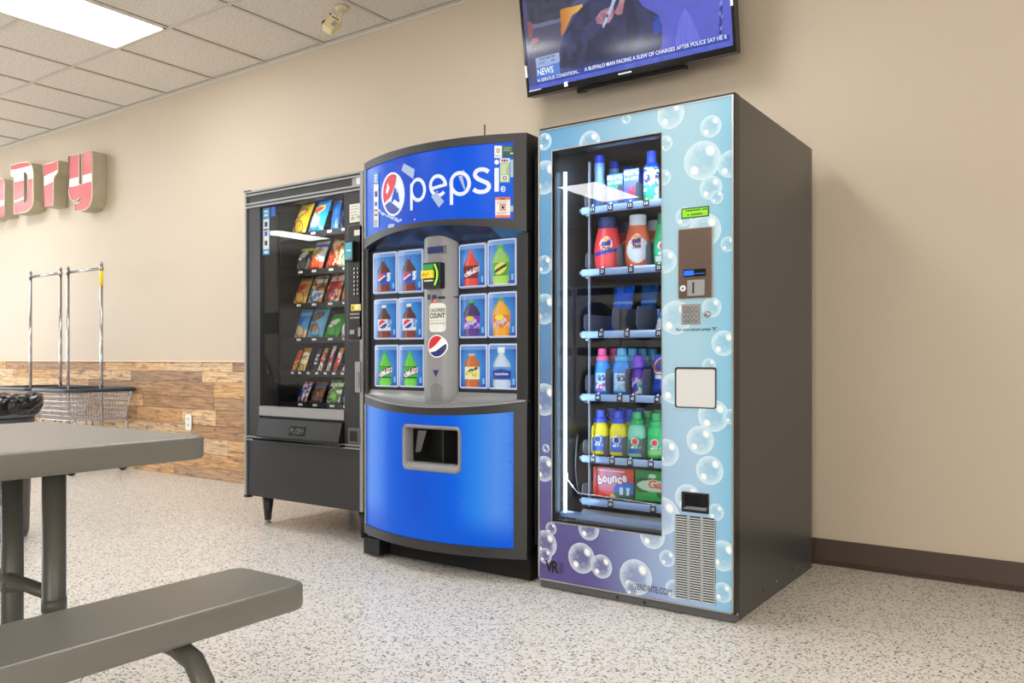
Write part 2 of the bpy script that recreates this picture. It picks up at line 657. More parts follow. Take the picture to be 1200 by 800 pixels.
struct(MB().box(XL, XR, YF, WALL + 0.1, -0.1, 0, 'floor').build('floor'), 'speckled white and grey flake floor')
struct(MB().box(XL, XR, YF, WALL + 0.1, CEIL, CEIL + 0.1, 'tile').build('ceiling'), 'white textured drop ceiling tiles')
struct(MB().box(XL, XR, WALL, WALL + 0.1, 0, CEIL, 'wall').build('wall_back'), 'beige painted wall behind the machines')
FX0, FX1, FZ0, FZ1 = -.6, 3.6, 0.5, 2.6
fw = MB()
fw.box(XL, FX0, YF - .1, YF, 0, CEIL, 'far_wall').box(FX1, XR, YF - .1, YF, 0, CEIL, 'far_wall')
fw.box(FX0, FX1, YF - .1, YF, 0, FZ0, 'far_wall').box(FX0, FX1, YF - .1, YF, FZ1, CEIL, 'far_wall')
struct(fw.build('wall_front'))
wf = MB()
for a, b in ((FX0, FX0 + .06), (1.47, 1.53), (FX1 - .06, FX1)):
    wf.box(a, b, YF - .08, YF - .02, FZ0, FZ1, 'aluminium')
wf.box(FX0, FX1, YF - .08, YF - .02, FZ0, FZ0 + .06, 'aluminium').box(FX0, FX1, YF - .08, YF - .02, FZ1 - .06, FZ1, 'aluminium')
win = struct(wf.build('added_window_3'))  # unseen window, added as the setting for a fill lamp
MB().box(FX0 + .06, FX1 - .06, YF - .055, YF - .049, FZ0 + .06, FZ1 - .06, 'glass').build('pane', win)

# side wall with a shop window opening that lets the day in
WY0, WY1, WZ0, WZ1 = -4.6, 3.0, 0.5, 2.6
lw = MB()
lw.box(XL - 0.1, XL, YF, WY0, 0, CEIL, 'far_wall').box(XL - 0.1, XL, WY1, WALL, 0, CEIL, 'far_wall')
lw.box(XL - 0.1, XL, WY0, WY1, 0, WZ0, 'far_wall').box(XL - 0.1, XL, WY0, WY1, WZ1, CEIL, 'far_wall')
struct(lw.build('wall_left'))
wf = MB()
for a, b in ((WY0, WY0 + .06), (-2.1, -2.04), (0.45, 0.51), (WY1 - .06, WY1)):
    wf.box(XL - .08, XL - .02, a, b, WZ0, WZ1, 'aluminium')
wf.box(XL - .08, XL - .02, WY0, WY1, WZ0, WZ0 + .06, 'aluminium').box(XL - .08, XL - .02, WY0, WY1, WZ1 - .06, WZ1, 'aluminium')
win = struct(wf.build('window_1'))
MB().box(XL - .055, XL - .049, WY0 + .06, WY1 - .06, WZ0 + .06, WZ1 - .06, 'glass').build('pane', win)

RY0, RY1 = -4.5, 2.4
rw = MB()
rw.box(XR, XR + .1, YF, RY0, 0, CEIL, 'far_wall').box(XR, XR + .1, RY1, WALL, 0, CEIL, 'far_wall')
rw.box(XR, XR + .1, RY0, RY1, 0, WZ0, 'far_wall').box(XR, XR + .1, RY0, RY1, WZ1, CEIL, 'far_wall')
struct(rw.build('wall_right'))
wf = MB()
for a, b in ((RY0, RY0 + .06), (-2.2, -2.14), (0.1, 0.16), (RY1 - .06, RY1)):
    wf.box(XR + .02, XR + .08, a, b, WZ0, WZ1, 'aluminium')
wf.box(XR + .02, XR + .08, RY0, RY1, WZ0, WZ0 + .06, 'aluminium').box(XR + .02, XR + .08, RY0, RY1, WZ1 - .06, WZ1, 'aluminium')
win = struct(wf.build('added_window_2'))  # added window out of view, goes with the right-hand fill lamp
MB().box(XR + .049, XR + .055, RY0 + .06, RY1 - .06, WZ0 + .06, WZ1 - .06, 'glass').build('pane', win)

# ceiling grid: bars 0.61 m apart both ways
GX, GY, TS = -4.845, 3.055, 0.6096
LCOLS = [GX - TS * (1 + 5 * k) for k in (-1, 0, 1, 2)]      # light panels sit in every fifth column of tiles
LROWS = [GY - TS * 2 - 5 * TS * k for k in (0, 1, 2)]
g = MB()
k0 = int((XL - GX) / TS); k1 = int((XR - GX) / TS)
xs = [GX + TS * k for k in range(k0, k1 + 1)]
ys = [GY - TS * k for k in range(0, int((GY - YF) / TS) + 1)]


def panel_at(x, y):
    return any(cx + .02 < x < cx + TS - .02 and cy + .02 < y < cy + 2 * TS - .02 for cx in LCOLS for cy in LROWS)


for x in xs:
    g.box(x - .012, x + .012, YF, WALL, CEIL - .007, CEIL - .001, 'grid_bar')
    g.box(x + .012, x + .017, YF, WALL, CEIL - .0025, CEIL - .0005, 'grid_shade_line')
for y in ys:
    for i in range(len(xs) - 1):
        if panel_at(xs[i] + TS / 2, y):
            continue
        g.box(xs[i] + .012, xs[i + 1] - .012, y - .012, y + .012, CEIL - .0075, CEIL - .001, 'grid_bar')
        g.box(xs[i] + .012, xs[i + 1] - .012, y + .012, y + .016, CEIL - .0025, CEIL - .0005, 'grid_shade_line')
struct(g.build('trim_1'), 'pale metal grid bars of the drop ceiling')
w = MB().box(XL, XR, WALL - .024, WALL, CEIL - .006, CEIL - .001, 'grid_bar').box(XL, XR, WALL - .004, WALL - .0005, CEIL - .024, CEIL - .006, 'grid_bar')
w.box(XL, XR, WALL - .028, WALL - .024, CEIL - .003, CEIL - .0005, 'grid_shade_line')
struct(w.build('trim_2'), 'thin pale strip where ceiling meets the wall')

# light panels
names_l = {}
for i, cx in enumerate(LCOLS):
    for j, cy in enumerate(LROWS):
        e = empty('ceiling_light', (cx + TS / 2, cy + TS, CEIL - .006),
                  'long white light panel in the ceiling above the red wall letters' if (i, j) == (1, 0) else 'white ceiling light panel beyond the edge of the picture',
                  'ceiling light', 'light panels in the drop ceiling')
        fr = MB()
        x0, x1, y0, y1 = cx + .012, cx + TS - .012, cy + .012, cy + 2 * TS - .012
        for b in ((x0, x1, y0, y0 + .014), (x0, x1, y1 - .014, y1), (x0, x0 + .014, y0, y1), (x1 - .014, x1, y0, y1)):
            fr.box(*b, CEIL - .012, CEIL - .002, 'white')
        fr.build('frame', e)
        MB().box(x0 + .014, x1 - .014, y0 + .014, y1 - .014, CEIL - .008, CEIL - .003, 'panel_light').build('diffuser', e)

# wooden wainscot with its cap, baseboard on the plain stretch
WT = 0.887
rnd = random.Random(11)
wd = MB()
z = 0.0
WX0, WX1 = XL, -2.35
tones = [S(224, 184, 136), S(212, 168, 118), S(184, 146, 108), S(230, 198, 156), S(168, 138, 112), S(220, 176, 122), S(192, 160, 128), S(232, 204, 168)]
rows = [.085, .105, .115, .10, .12, .095, .115, .08, .072]
sc = WT / sum(rows)
for r_ in rows:
    h = r_ * sc
    x = WX0 - rnd.random() * .6
    while x < WX1:
        L = rnd.uniform(.35, 1.25)
        a, b = max(x, WX0), min(x + L, WX1)
        if b > a:
            c = tones[rnd.randrange(len(tones))]
            c = mix(c, S(170, 130, 95), rnd.random() * .35)
            d = WALL - .016 - rnd.random() * .006
            v = [(a + .001, d, z + .001), (b - .001, d, z + .001), (b - .001, d, z + h - .001), (a + .001, d, z + h - .001),
                 (a + .001, WALL - .002, z + .001), (b - .001, WALL - .002, z + .001), (b - .001, WALL - .002, z + h - .001), (a + .001, WALL - .002, z + h - .001)]
            ox, oz = rnd.random() * 20, rnd.random() * 20
            uv = [(p[0] + ox, p[2] + oz) for p in v]
            wd.add(v, [(0, 1, 2, 3), (3, 2, 6, 7), (0, 4, 5, 1), (0, 3, 7, 4), (1, 5, 6, 2)], 'wood', cols=[c] * 8, uvs=uv)
        x += L
    z += h
wd.box(WX0, WX1, WALL - .0045, WALL - .0008, 0, WT, 'black_matte')
struct(wd.build('trim_3'), 'wainscot of weathered brown wooden planks along the wall')
struct(MB().box(WX0, WX1, WALL - .026, WALL, WT + .001, WT + .012, mat('cap_wood', S(226, 200, 172), 0.6)).build('trim_4'), 'pale cap strip on top of the wood planks')
bb = MB()
bb.box(-2.3, XR, WALL - .006, WALL, .012, .112, 'baseboard')
bb.prism([(-.006, .02), (-.022, .004), (-.022, .0), (0, 0), (0, .02)], lambda a, b, t: (-2.3 + (XR + 2.3) * t, WALL + a, b), 'baseboard', flip=True)
struct(bb.build('baseboard_right'), 'dark brown vinyl baseboard on the beige wall')

# ================================================================== lamps and camera
cam = bpy.data.cameras.new('camera')
co = bpy.data.objects.new('camera', cam)
COL.objects.link(co)
co.location = (0, 0, CAMZ)
co.rotation_euler = (R(90), 0, YAW)
cam.sensor_width, cam.lens = 36.0, FPX / 1200 * 36
cam.shift_y = 20 / 1200
cam.clip_start = 0.05
bpy.context.scene.camera = co


def area(name, loc, rot, sx, sy, power, rgb=(1, 1, 1), spread=None):
    l = bpy.data.lights.new(name, 'AREA')
    l.shape, l.size, l.size_y, l.energy, l.color = 'RECTANGLE', sx, sy, power, rgb
    if spread:
        l.spread = spread
    o = bpy.data.objects.new(name, l)
    COL.objects.link(o)
    o.location, o.rotation_euler = loc, rot
    return o


area('day_and_fill', (XL + .05, (WY0 + WY1) / 2, 1.6), (0, R(-90), 0), 2.0, 7.2, 330, (0.86, 0.94, 1.0))
area('day_and_fill', (XR - .05, (RY0 + RY1) / 2, 1.55), (0, R(90), 0), 2.0, 6.6, 170, (1.0, 0.97, 0.92))  # fill lamp added on the right to lift that side
area('day_and_fill', ((FX0 + FX1) / 2, YF + .05, 1.55), (R(90), 0, 0), 4.0, 2.0, 210, (1.0, 0.97, 0.92))  # fill lamp added behind the camera to brighten the back wall
wo = bpy.data.worlds.new('world')
wo.use_nodes = True
sk = N(wo.node_tree, 'ShaderNodeTexSky')
sk.sky_type = 'HOSEK_WILKIE'
bgn = wo.node_tree.nodes['Background']
wo.node_tree.links.new(sk.outputs[0], bgn.inputs[0])
bgn.inputs[1].default_value = 0.6
bpy.context.scene.world = wo
scn = bpy.context.scene
scn.view_settings.view_transform = 'Standard'
scn.view_settings.look = 'None'
scn.view_settings.exposure = 0.0
scn.cycles.use_denoising = True
scn.cycles.max_bounces = 8
scn.cycles.diffuse_bounces = 5
scn.cycles.transparent_max_bounces = 12
scn.cycles.caustics_reflective = False
scn.cycles.caustics_refractive = False
scn.cycles.sample_clamp_indirect = 6.0
# ================================================================== laundry supplies machine (nearest)
LY = 2.765                                # plane of its front
LX0, LX1, LB, LT = -1.823, -1.016, 0.0, 1.832
LD = 3.712                                # back
lau = empty('laundry_vending_machine', ((LX0 + LX1) / 2, (LY + LD) / 2, 0),
            'tall vending machine with blue and purple bubble front selling laundry soap, standing nearest', 'vending machine')


def L2(u, v):
    return P(u, v, LY)


def lrect(u0, u1, v0, v1):
    """rectangle on the front from pixel extents taken at its middle"""
    um, vm = (u0 + u1) / 2, (v0 + v1) / 2
    return L2(u0, vm)[0], L2(u1, vm)[0], L2(um, v1)[1], L2(um, v0)[1]


# cabinet shell: sides, back, top, bottom (hollow, so the shelves stand inside)
c = MB()
cy = LY + .05
T = .025
DZ0 = .040                                # lower edge of the door
c.box(LX0 + .004, LX0 + T, cy, LD, .05, LT, 'grey_side').box(LX1 - T, LX1 - .001, cy, LD, .003, LT - .002, 'grey_side')
c.box(LX0 + T, LX1 - T, LD - T, LD, .05, LT, 'dark_inside').box(LX0 + T, LX1 - T, cy, LD - T, LT - T, LT, 'grey_side')
c.box(LX0 + T, LX1 - T, cy, LD - T, .08, .11, 'dark_inside')
for yy, zz in ((3.06, .055), (3.42, .055), (3.6, .06)):
    c.poly([(LX1 + .0002, yy + .008 * cos(a * pi / 6), zz + .008 * sin(a * pi / 6)) for a in range(12)], 'black_ink')
for yy, zz in ((2.79, .03), (3.22, .05), (3.5, .05)):
    c.poly([(LX1 + .0002, yy + .004 * cos(a * pi / 6), zz + .004 * sin(a * pi / 6)) for a in range(12)], 'white')
c.build('cabinet', lau)
b = MB().box(LX0, LX1 - .001, LY + .012, LY + .048, .003, DZ0 - .008, 'grey_base')
for u, v in ((721.8, 700.5), (753.5, 706.7)):
    x, z = L2(u, v)
    b.poly([(x + .0065 * cos(a * pi / 6), LY + .0115, z + .0065 * sin(a * pi / 6)) for a in range(12)], 'black_ink')
b.build('base', lau, bevel=.003)

# door: printed panel with window opening; gradient runs blue - cyan - purple
GX0, GX1 = L2(647.5, 400)[0], L2(775.3, 400)[0]
GZ0, GZ1 = L2(711, 619)[1], L2(711, 166.5)[1]


def bubble_material(name, bubbles):
    m, nt, p = nodes(name)
    tc = N(nt, 'ShaderNodeTexCoord')
    sp = N(nt, 'ShaderNodeSeparateXYZ')
    ge = N(nt, 'ShaderNodeNewGeometry')
    nt.links.new(ge.outputs['Position'], sp.inputs[0])

    def mr(sock, a, b):
        q = N(nt, 'ShaderNodeMapRange', interpolation_type='SMOOTHSTEP')
        q.inputs[1].default_value, q.inputs[2].default_value = a, b
        nt.links.new(sock, q.inputs[0])
        return q.outputs[0]

    def mx(f, a, b):
        q = N(nt, 'ShaderNodeMix', data_type='RGBA')
        nt.links.new(f, q.inputs['Factor'])
        for key, val in (('A', a), ('B', b)):
            if isinstance(val, tuple):
                q.inputs[key].default_value = (*val, 1)
            else:
                nt.links.new(val, q.inputs[key])
        return q.outputs['Result']
    fx = mr(sp.outputs['X'], LX0, LX0 + .62)
    top = mx(fx, S(88, 148, 192), S(160, 200, 218))
    low = mx(mr(sp.outputs['X'], LX0 + .2, LX0 + .70), S(82, 70, 132), S(156, 180, 216))
    fz = N(nt, 'ShaderNodeMath', operation='ADD')           # the blend line climbs towards the left edge
    k = N(nt, 'ShaderNodeMath', operation='MULTIPLY')
    k.inputs[1].default_value = 0.45
    nt.links.new(sp.outputs['X'], k.inputs[0])
    nt.links.new(sp.outputs['Z'], fz.inputs[0])
    nt.links.new(k.outputs[0], fz.inputs[1])
    col = mx(mr(fz.outputs[0], -.72, .72), low, top)
    # the strip at the far edge is a richer cyan
    col = mx(mr(sp.outputs['X'], LX1 - .17, LX1 + .05), col, S(114, 182, 212))
    if bubbles:
        uv = N(nt, 'ShaderNodeUVMap', uv_map='UVMap')
        ln = N(nt, 'ShaderNodeVectorMath', operation='LENGTH')
        nt.links.new(uv.outputs[0], ln.inputs[0])
        rim = mr(ln.outputs['Value'], .55, 1.0)
        body = mx(rim, mix(S(205, 228, 236), S(255, 255, 255), .2), S(225, 240, 246))
        am = N(nt, 'ShaderNodeMapRange')
        am.inputs[1].default_value, am.inputs[2].default_value = .45, 1.0
        am.inputs[3].default_value, am.inputs[4].default_value = .06, .62
        nt.links.new(ln.outputs['Value'], am.inputs[0])
        nz = N(nt, 'ShaderNodeTexNoise', i_Scale=2.2, i_Detail=4.0, i_Distortion=1.2)
        nt.links.new(uv.outputs[0], nz.inputs['Vector'])
        wv = mr(nz.outputs['Fac'], .48, .66)
        am2 = N(nt, 'ShaderNodeMath', operation='MULTIPLY_ADD')
        am2.inputs[1].default_value = .2
        nt.links.new(wv, am2.inputs[0])
        nt.links.new(am.outputs[0], am2.inputs[2])
        col = mx(am2.outputs[0], col, body)
        for (cx, cz, rx, rz, st) in ((.42, .44, .30, .36, .85), (-.42, -.45, .27, .30, .95)):
            d = N(nt, 'ShaderNodeMapping')
            d.vector_type = 'TEXTURE'
            d.inputs['Location'].default_value = (cx, cz, 0)
            d.inputs['Rotation'].default_value = (0, 0, R(35))
            d.inputs['Scale'].default_value = (rx, rz, 1)
            nt.links.new(uv.outputs[0], d.inputs['Vector'])
            l2 = N(nt, 'ShaderNodeVectorMath', operation='LENGTH')
            nt.links.new(d.outputs[0], l2.inputs[0])
            q = N(nt, 'ShaderNodeMapRange', interpolation_type='SMOOTHSTEP')
            q.inputs[1].default_value, q.inputs[2].default_value = .35, 1.0
            q.inputs[3].default_value, q.inputs[4].default_value = st, 0.0
            nt.links.new(l2.outputs['Value'], q.inputs[0])
            col = mx(q.outputs[0], col, S(252, 251, 250))
    nt.links.new(col, p.inputs['Base Color'])
    p.inputs['Roughness'].default_value = 0.3
    p.inputs['Coat Weight'].default_value = 0.25
    p.inputs['Coat Roughness'].default_value = 0.15
    return m


M['bubble_sky'] = bubble_material('bubble_panel', False)
M['bubble'] = bubble_material('bubble_print', True)
BUB = [(638, 166, 10), (691, 167, 14), (734, 139, 6), (786, 134, 17), (833, 148, 13), (823, 188, 23), (856, 192, 16), (833, 220, 14), (840, 231, 8), (802, 254, 11), (826, 270, 20), (853, 286, 9),
       (780, 306, 14), (792, 372, 20), (834, 360, 12), (848, 402, 15), (638, 208, 20), (638, 310, 11), (638, 362, 18), (778, 208, 9), (780, 168, 9), (831, 428, 8.5), (790, 455, 18), (836, 487, 19),
       (820.6, 515.6, 17), (831.6, 551, 17), (781, 530, 16), (806, 583, 16), (839, 600, 10), (847, 651, 18), (847, 694, 12), (782, 654, 10), (776, 604, 22), (745, 676, 21), (681.6, 653.7, 18),
       (705, 663.5, 14), (646, 619, 7.5), (690, 619, 14), (639, 637, 16), (639, 651, 9), (764.5, 627, 16), (638, 468, 19), (638, 549, 15), (640, 525, 5), (790, 690, 11), (716, 612, 10), (741, 690, 9), (857, 488, 9)]
DX0, DX1, DZ1 = LX0 + .006, LX1 - .010, LT - .012
regs = [(DX0, DX1, GZ1, DZ1), (DX0, DX1, DZ0, GZ0), (DX0, GX0, GZ0, GZ1), (GX1, DX1, GZ0, GZ1)]
d = MB()
for x0, x1, z0, z1 in regs:
    d.box(x0, x1, LY, LY + .045, z0, z1, 'bubble_sky')
for k, (u, v, r) in enumerate(BUB):
    x, z = L2(u, v)
    rr = r / FPX * LY / ray(u)[1] * 1.0
    yy = LY - .0002 - .00002 * k
    circ = [(x + rr * cos(a * pi / 18), z + rr * sin(a * pi / 18)) for a in range(36)]
    for reg in regs:
        q = clip(circ, *reg)
        if len(q) > 2:
            d.poly([(a, yy, e) for a, e in q], 'bubble', uvs=[((a - x) / rr, (e - z) / rr) for a, e in q])
door = d.build('door', lau, label='door printed with bubbles on a blue to purple ground')
# bright door edging, dark outer line, window edging
e = MB()
for x0, x1, z0, z1 in ((LX0, DX0, DZ0, LT - .006), (DX1, DX1 + .006, DZ0, LT - .012), (DX0, DX1, DZ0 - .005, DZ0), (LX0, DX1 + .006, DZ1, DZ1 + .003)):
    e.box(x0, x1, LY - .003, LY + .04, z0, z1, 'aluminium')
e.box(LX0, LX1 - .002, LY + .004, LY + .05, DZ1 + .003, LT, 'black_plastic').box(DX1 + .006, LX1 - .001, LY + .004, LY + .05, DZ0 - .004, LT, 'black_plastic')
e.build('door_edging', lau)
e = MB()
for x0, x1, z0, z1 in ((GX0 - .004, GX0, GZ0 - .004, GZ1 + .004), (GX1, GX1 + .003, GZ0 - .004, GZ1 + .004), (GX0, GX1, GZ0 - .004, GZ0), (GX0, GX1, GZ1, GZ1 + .004)):
    e.box(x0, x1, LY - .002, LY + .044, z0, z1, 'aluminium')
for x0, x1, z0, z1 in ((GX0, GX0 + .008, GZ0, GZ1), (GX0 + .008, GX1, GZ0, GZ0 + .008), (GX0 + .008, GX1, GZ1 - .006, GZ1)):
    e.box(x0, x1, LY + .006, LY + .044, z0, z1, 'black_plastic')
e.build('window_edging', lau)
MB().box(GX0 + .006, GX1 - .001, LY + .016, LY + .02, GZ0 + .006, GZ1 - .004, 'glass').build('window_glass', lau)
# light strips just inside the window, one each side
s = MB().rbox(GX0 + .016, GX0 + .030, LY + .052, LY + .064, GZ0 + .03, GZ1 - .075, .005, 'led', axis='z')
s.build('light_strip', lau, label='bright blue-white light strip')
MB().rbox(LX1 - .23, LX1 - .216, LY + .06, LY + .072, GZ0 + .03, GZ1 - .06, .005, 'led', axis='z').build('light_strip', lau)

# inside: liner, shelves with lip, number tags, dividers, rods
SX0 = P(682, 400, 2.97)[0]
SX1 = LX1 - T - .205
SY0, SY1 = 2.97, 3.60
lm = MB()
lm.box(SX0 - .048, SX0 - .04, cy, LD - T, .14, LT - .03, 'black_plastic')
lm.box(SX1 + .006, SX1 + .012, cy + .03, LD - T, .14, LT - .03, 'dark_inside')
lm.box(SX0 - .04, SX1 + .006, LD - T - .03, LD - T - .022, .14, LT - .03, 'dark_inside')
lm.build('liner', lau)
shelf_z = []
SHV = [(247.3, 1), (319.7, 1), (392, 1), (465, 1), (537, 1), (586.5, 1)]
TAGS = [['11', '12', '13', '14'], ['21', '22', '23'], ['31', '32', '33'], ['41', '42', '43', '44'], ['51', '52', '53', '54'], ['61', '62']]
TAGU = [[695, 716, 739, 758], [706.5, 740, 772.5], [705, 735.5, 772.5], [701.5, 727, 742, 771], [695.5, 718, 739, 763.5], [716.3, 766]]
for k, (v, _) in enumerate(SHV):
    z = P(682, v, SY0)[1]
    shelf_z.append(z + .018)
    zl = z
    sh = MB().box(SX0 + .002, SX1, SY0 + .014, SY1, zl - .010, zl + .006, 'shelf_dark')
    for q in range(14):
        x = SX0 + .01 + q * (SX1 - SX0 - .02) / 13
        sh.box(x - .003, x + .003, SY0 + .014, SY1, zl + .006, zl + .011, 'shelf_dark')
    sh = sh.build('shelf', lau)
    lp = MB().prism([(0.0, -.015), (.010, -.015), (.014, -.006), (.014, .010), (.010, .0135), (0.0, .0135), (-.004, .008), (-.005, 0), (-.004, -.010)],
                    lambda a, bb_, t: (SX0 + (SX1 - SX0) * t, SY0 + a, zl + bb_), 'shelf_lip', flip=True)
    lp.tube([(SX0 - .006, SY0 + .004, zl - .008), (SX0 - .006, SY0 + .004, zl + .008)], .007, 'divider', seg=8)
    if k < 4:
        lp.tube([(SX0 + .01, SY0 + .0, zl - .014), (SX0 + .018, SY0, zl - .022), (SX0 + .028, SY0, zl - .022), (SX0 + .036, SY0, zl - .013)], .002, 'steel_wire', seg=6)
    lp.build('front_lip', sh)
    for tx, u in zip(TAGS[k], TAGU[k]):
        x = P(u, v, SY0)[0]
        t = MB().box(x - .0125, x + .0125, SY0 - .0075, SY0 - .0055, zl - .014, zl + .0125, 'tag_navy')
        t.text_xz(tx, x - .007, x + .007, zl - .006, zl + .007, SY0 - .0079, 'white_ink', .02)
        t.prism([(x - .004, zl + .013), (x + .003, zl + .013), (x + .007, zl + .021), (x + .001, zl + .021)], lambda a, bb_, tt: (a, SY0 - .006 + .002 * tt, bb_), 'white')
        t.build('number_tag', sh)
# upright dividers on each shelf
DIVU = [[693, 710, 731, 751.5], [694, 730.5, 764], [692, 725, 753], [694, 717, 739.7, 760], [691, 714.2, 735.8, 758.2], [690]]
DIVH = [.09, .10, .10, .105, .08, .07]
for k in range(6):
    for j, u in enumerate(DIVU[k]):
        x = P(u, 400, 3.06)[0] - .001
        z0 = shelf_z[k] - .006
        h = DIVH[k] if j else DIVH[k] * .75
        y0 = SY0 + .035
        MB().prism([(y0 + .02, z0), (SY1 - .02, z0), (SY1 - .02, z0 + h), (y0 + .012, z0 + h), (y0, z0 + h * .8), (y0, z0 + h * .25)], lambda a, bb_, t: (x + .002 * t, a, bb_), 'divider', flip=True).build('divider', lau)
rods = MB()
x, _z = P(690, 400, SY0 + .02)
MB().box(x - .004, x + .004, SY0 + .022, SY0 + .03, .3, LT - .10, 'divider').build('upright_rail', lau)
MB().box(SX0 + .12, SX0 + .13, SY1 + .02, SY1 + .03, .2, LT - .10, 'shelf_lip').build('upright_rail', lau)
MB().box(SX0 + .26, SX0 + .27, SY1 + .02, SY1 + .03, .2, LT - .10, 'shelf_lip').build('upright_rail', lau)
# guard wire and sloping tray at the bottom
pts = [P(663, 553, 2.86), P(664, 563, 2.86), P(676, 578, 2.86), P(728, 584, 2.88), P(775, 590, 2.90), P(800, 594, 2.90)]
MB().tube([(a, 2.87, b) for a, b in pts], .0024, 'steel_wire', seg=6).build('guard_wire', lau)
tz = P(682, 600, 2.97)[1]
MB().prism([(2.98, tz + .012), (2.99, tz + .012), (2.90, tz - .035), (2.89, tz - .035)], lambda a, bb_, t: (SX0 + (SX1 - SX0) * t, a, bb_), 'brushed', flip=True).build('delivery_tray', lau)
MB().box(SX0 - .03, SX1, 2.83, 2.89, GZ0 + .008, GZ0 + .022, 'shelf_lip').build('sill_plate', lau)
hz = [(2.98, .60), (2.965, .55), (2.96, .46), (2.975, .38), (3.0, .33)]
MB().tube([(SX0 - .025, a, bb_) for a, bb_ in hz], .008, 'black_plastic', seg=8).build('cable', lau)

# controls on the right of the window
x0, x1, z0, z1 = lrect(798.6, 831, 242.8, 255)
dm = MB().box(x0, x1, LY - .001, LY + .01, z0, z1, 'black_plastic').box(x0 + .004, x1 - .004, LY - .002, LY, z0 + .004, z1 - .004, 'lcd')
for q, (n, yy) in enumerate(((14, .66), (9, .25))):
    rr = random.Random(q)
    for i in range(n):
        if rr.random() < .8:
            a = x0 + .012 + (i + (2 if q else 0)) * .0062
            dm.flat([(a, z0 + (z1 - z0) * yy), (a + .0045, z0 + (z1 - z0) * yy), (a + .0045, z0 + (z1 - z0) * (yy + .14)), (a, z0 + (z1 - z0) * (yy + .14))], LY - .0024, 'black_ink')
dm.build('display', lau, label='small green lit display')
x0, x1, z0, z1 = lrect(796, 834.5, 268, 349)
pm = MB().rbox(x0 - .004, x1 + .004, LY - .003, LY + .01, z0 - .004, z1 + .004, .006, 'aluminium').rbox(x0, x1, LY - .006, LY + .005, z0, z1, .004, 'bronze')
pn = pm.build('coin_panel', lau, label='bronze coloured coin and note panel')
a0, a1, b0, b1 = lrect(801.5, 828, 315.5, 324)
sm = MB().rbox(a0, a1, LY - .009, LY - .003, b0, b1, .002, 'black_gloss').box(a0 + .003, a0 + (a1 - a0) * .48, LY - .0095, LY - .008, b0 + .004, b1 - .004, 'slot_blue')
sm.box(a0 + (a1 - a0) * .5, a1 - .004, LY - .0095, LY - .008, b0 + .008, b0 + .011, 'blue_ink')
sm.build('note_slot', pn)
a0, a1, b0, b1 = lrect(807, 827, 328, 346.5)
cm = MB().rbox(a0, a1, LY - .012, LY - .004, b0, b1, .003, 'brushed').box(a0 + (a1 - a0) * .30, a0 + (a1 - a0) * .40, LY - .0128, LY - .01, b0 + .008, b1 - .008, 'black_ink')
cm.box(a0 + (a1 - a0) * .5, a1 - .006, LY - .0124, LY - .011, b0 + .018, b0 + .021, 'grey_ink')
cm.build('coin_slot', pn)
x, z = L2(801.3, 338)
MB().lathe([(.0, 0), (.011, 0), (.0115, -.002), (.0095, -.004), (0, -.004)], (x, LY - .006, z), 'white', seg=16, axis='y').lathe([(0, -.0042), (.004, -.0042), (.004, -.006), (0, -.006)], (x, LY - .006, z), 'blue_ink', seg=12, axis='y').build('return_button', pn)
kx0, kx1, kz0, kz1 = lrect(800, 819.5, 357.5, 379)
km = MB().rbox(kx0 - .004, kx1 + .004, LY - .002, LY + .005, kz0 - .004, kz1 + .004, .004, 'grey_ink')
for i in range(4):
    for j in range(4):
        a = kx0 + (kx1 - kx0) * (i + .08) / 4
        bq = kz0 + (kz1 - kz0) * (j + .1) / 4
        km.rbox(a, a + (kx1 - kx0) * .2, LY - .007, LY - .001, bq, bq + (kz1 - kz0) * .19, .002, 'aluminium', seg=2)
        km.flat([(a + .004, bq + .004), (a + .0085, bq + .004), (a + .0085, bq + .0095), (a + .004, bq + .0095)], LY - .0073, 'black_ink')
km.build('keypad', lau)
x, z = L2(829, 368)
MB().lathe([(0, 0), (.0125, 0), (.012, -.004), (.008, -.006), (.007, -.010), (0, -.010)], (x, LY, z), 'chrome', seg=18, axis='y').box(x - .0015, x + .0015, LY - .011, LY - .009, z - .005, z + .005, 'black_ink').build('lock', lau)
x0, x1, z0, z1 = lrect(792.5, 840, 383.6, 388.6)
MB().text_xz('For coin return press "0"', x0, x1, z0, z1, LY - .0016, 'black_ink', .012, rot=R(0)).build('printed_note', lau)
x0, x1, z0, z1 = lrect(792, 839, 430.8, 477.4)
MB().rbox(x0 - .002, x1 + .002, LY - .0035, LY + .003, z0 - .002, z1 + .002, .008, 'black_plastic').rbox(x0 + .003, x1 - .001, LY - .004, LY + .004, z0 + .001, z1 - .004, .007, 'grey_ink').rbox(x0 + .005, x1 - .003, LY - .005, LY, z0 + .003, z1 - .007, .007, mat('cover_grey', S(206, 206, 205), .45)).build('reader_cover', lau, label='blank square light grey cover plate')
x0, x1, z0, z1 = lrect(799, 831, 577, 600.5)
rm = MB()
rm.prism([(x0, z0), (x1, z0), (x1, z1), (x0, z1)], lambda a, bq, t: (a, LY - .003 + .006 * t, bq), 'black_plastic')
rm.box(x0 + .014, x1 - .006, LY - .004, LY - .003, z0 + .022, z1 - .007, 'black_gloss').prism([(LY - .004, z0 + .004), (LY - .004, z0 + .021), (LY - .013, z0 + .012)], lambda a, bq, t: (x0 + .010 + (x1 - x0 - .016) * t, a, bq), 'black_plastic', flip=True)
rm.box(x0 + .006, x0 + .012, LY - .009, LY - .003, z0 + .005, z1 - .006, 'black_plastic')
rm.build('coin_return', lau)
x0, x1, z0, z1 = lrect(791.3, 838.5, 605, 704)
M['vent_white'] = mat('vent_white', S(196, 200, 200), .45)
vm = MB().box(x0, x1, LY - .0015, LY + .004, z0, z1, 'black_ink')
bw = (x1 - x0)
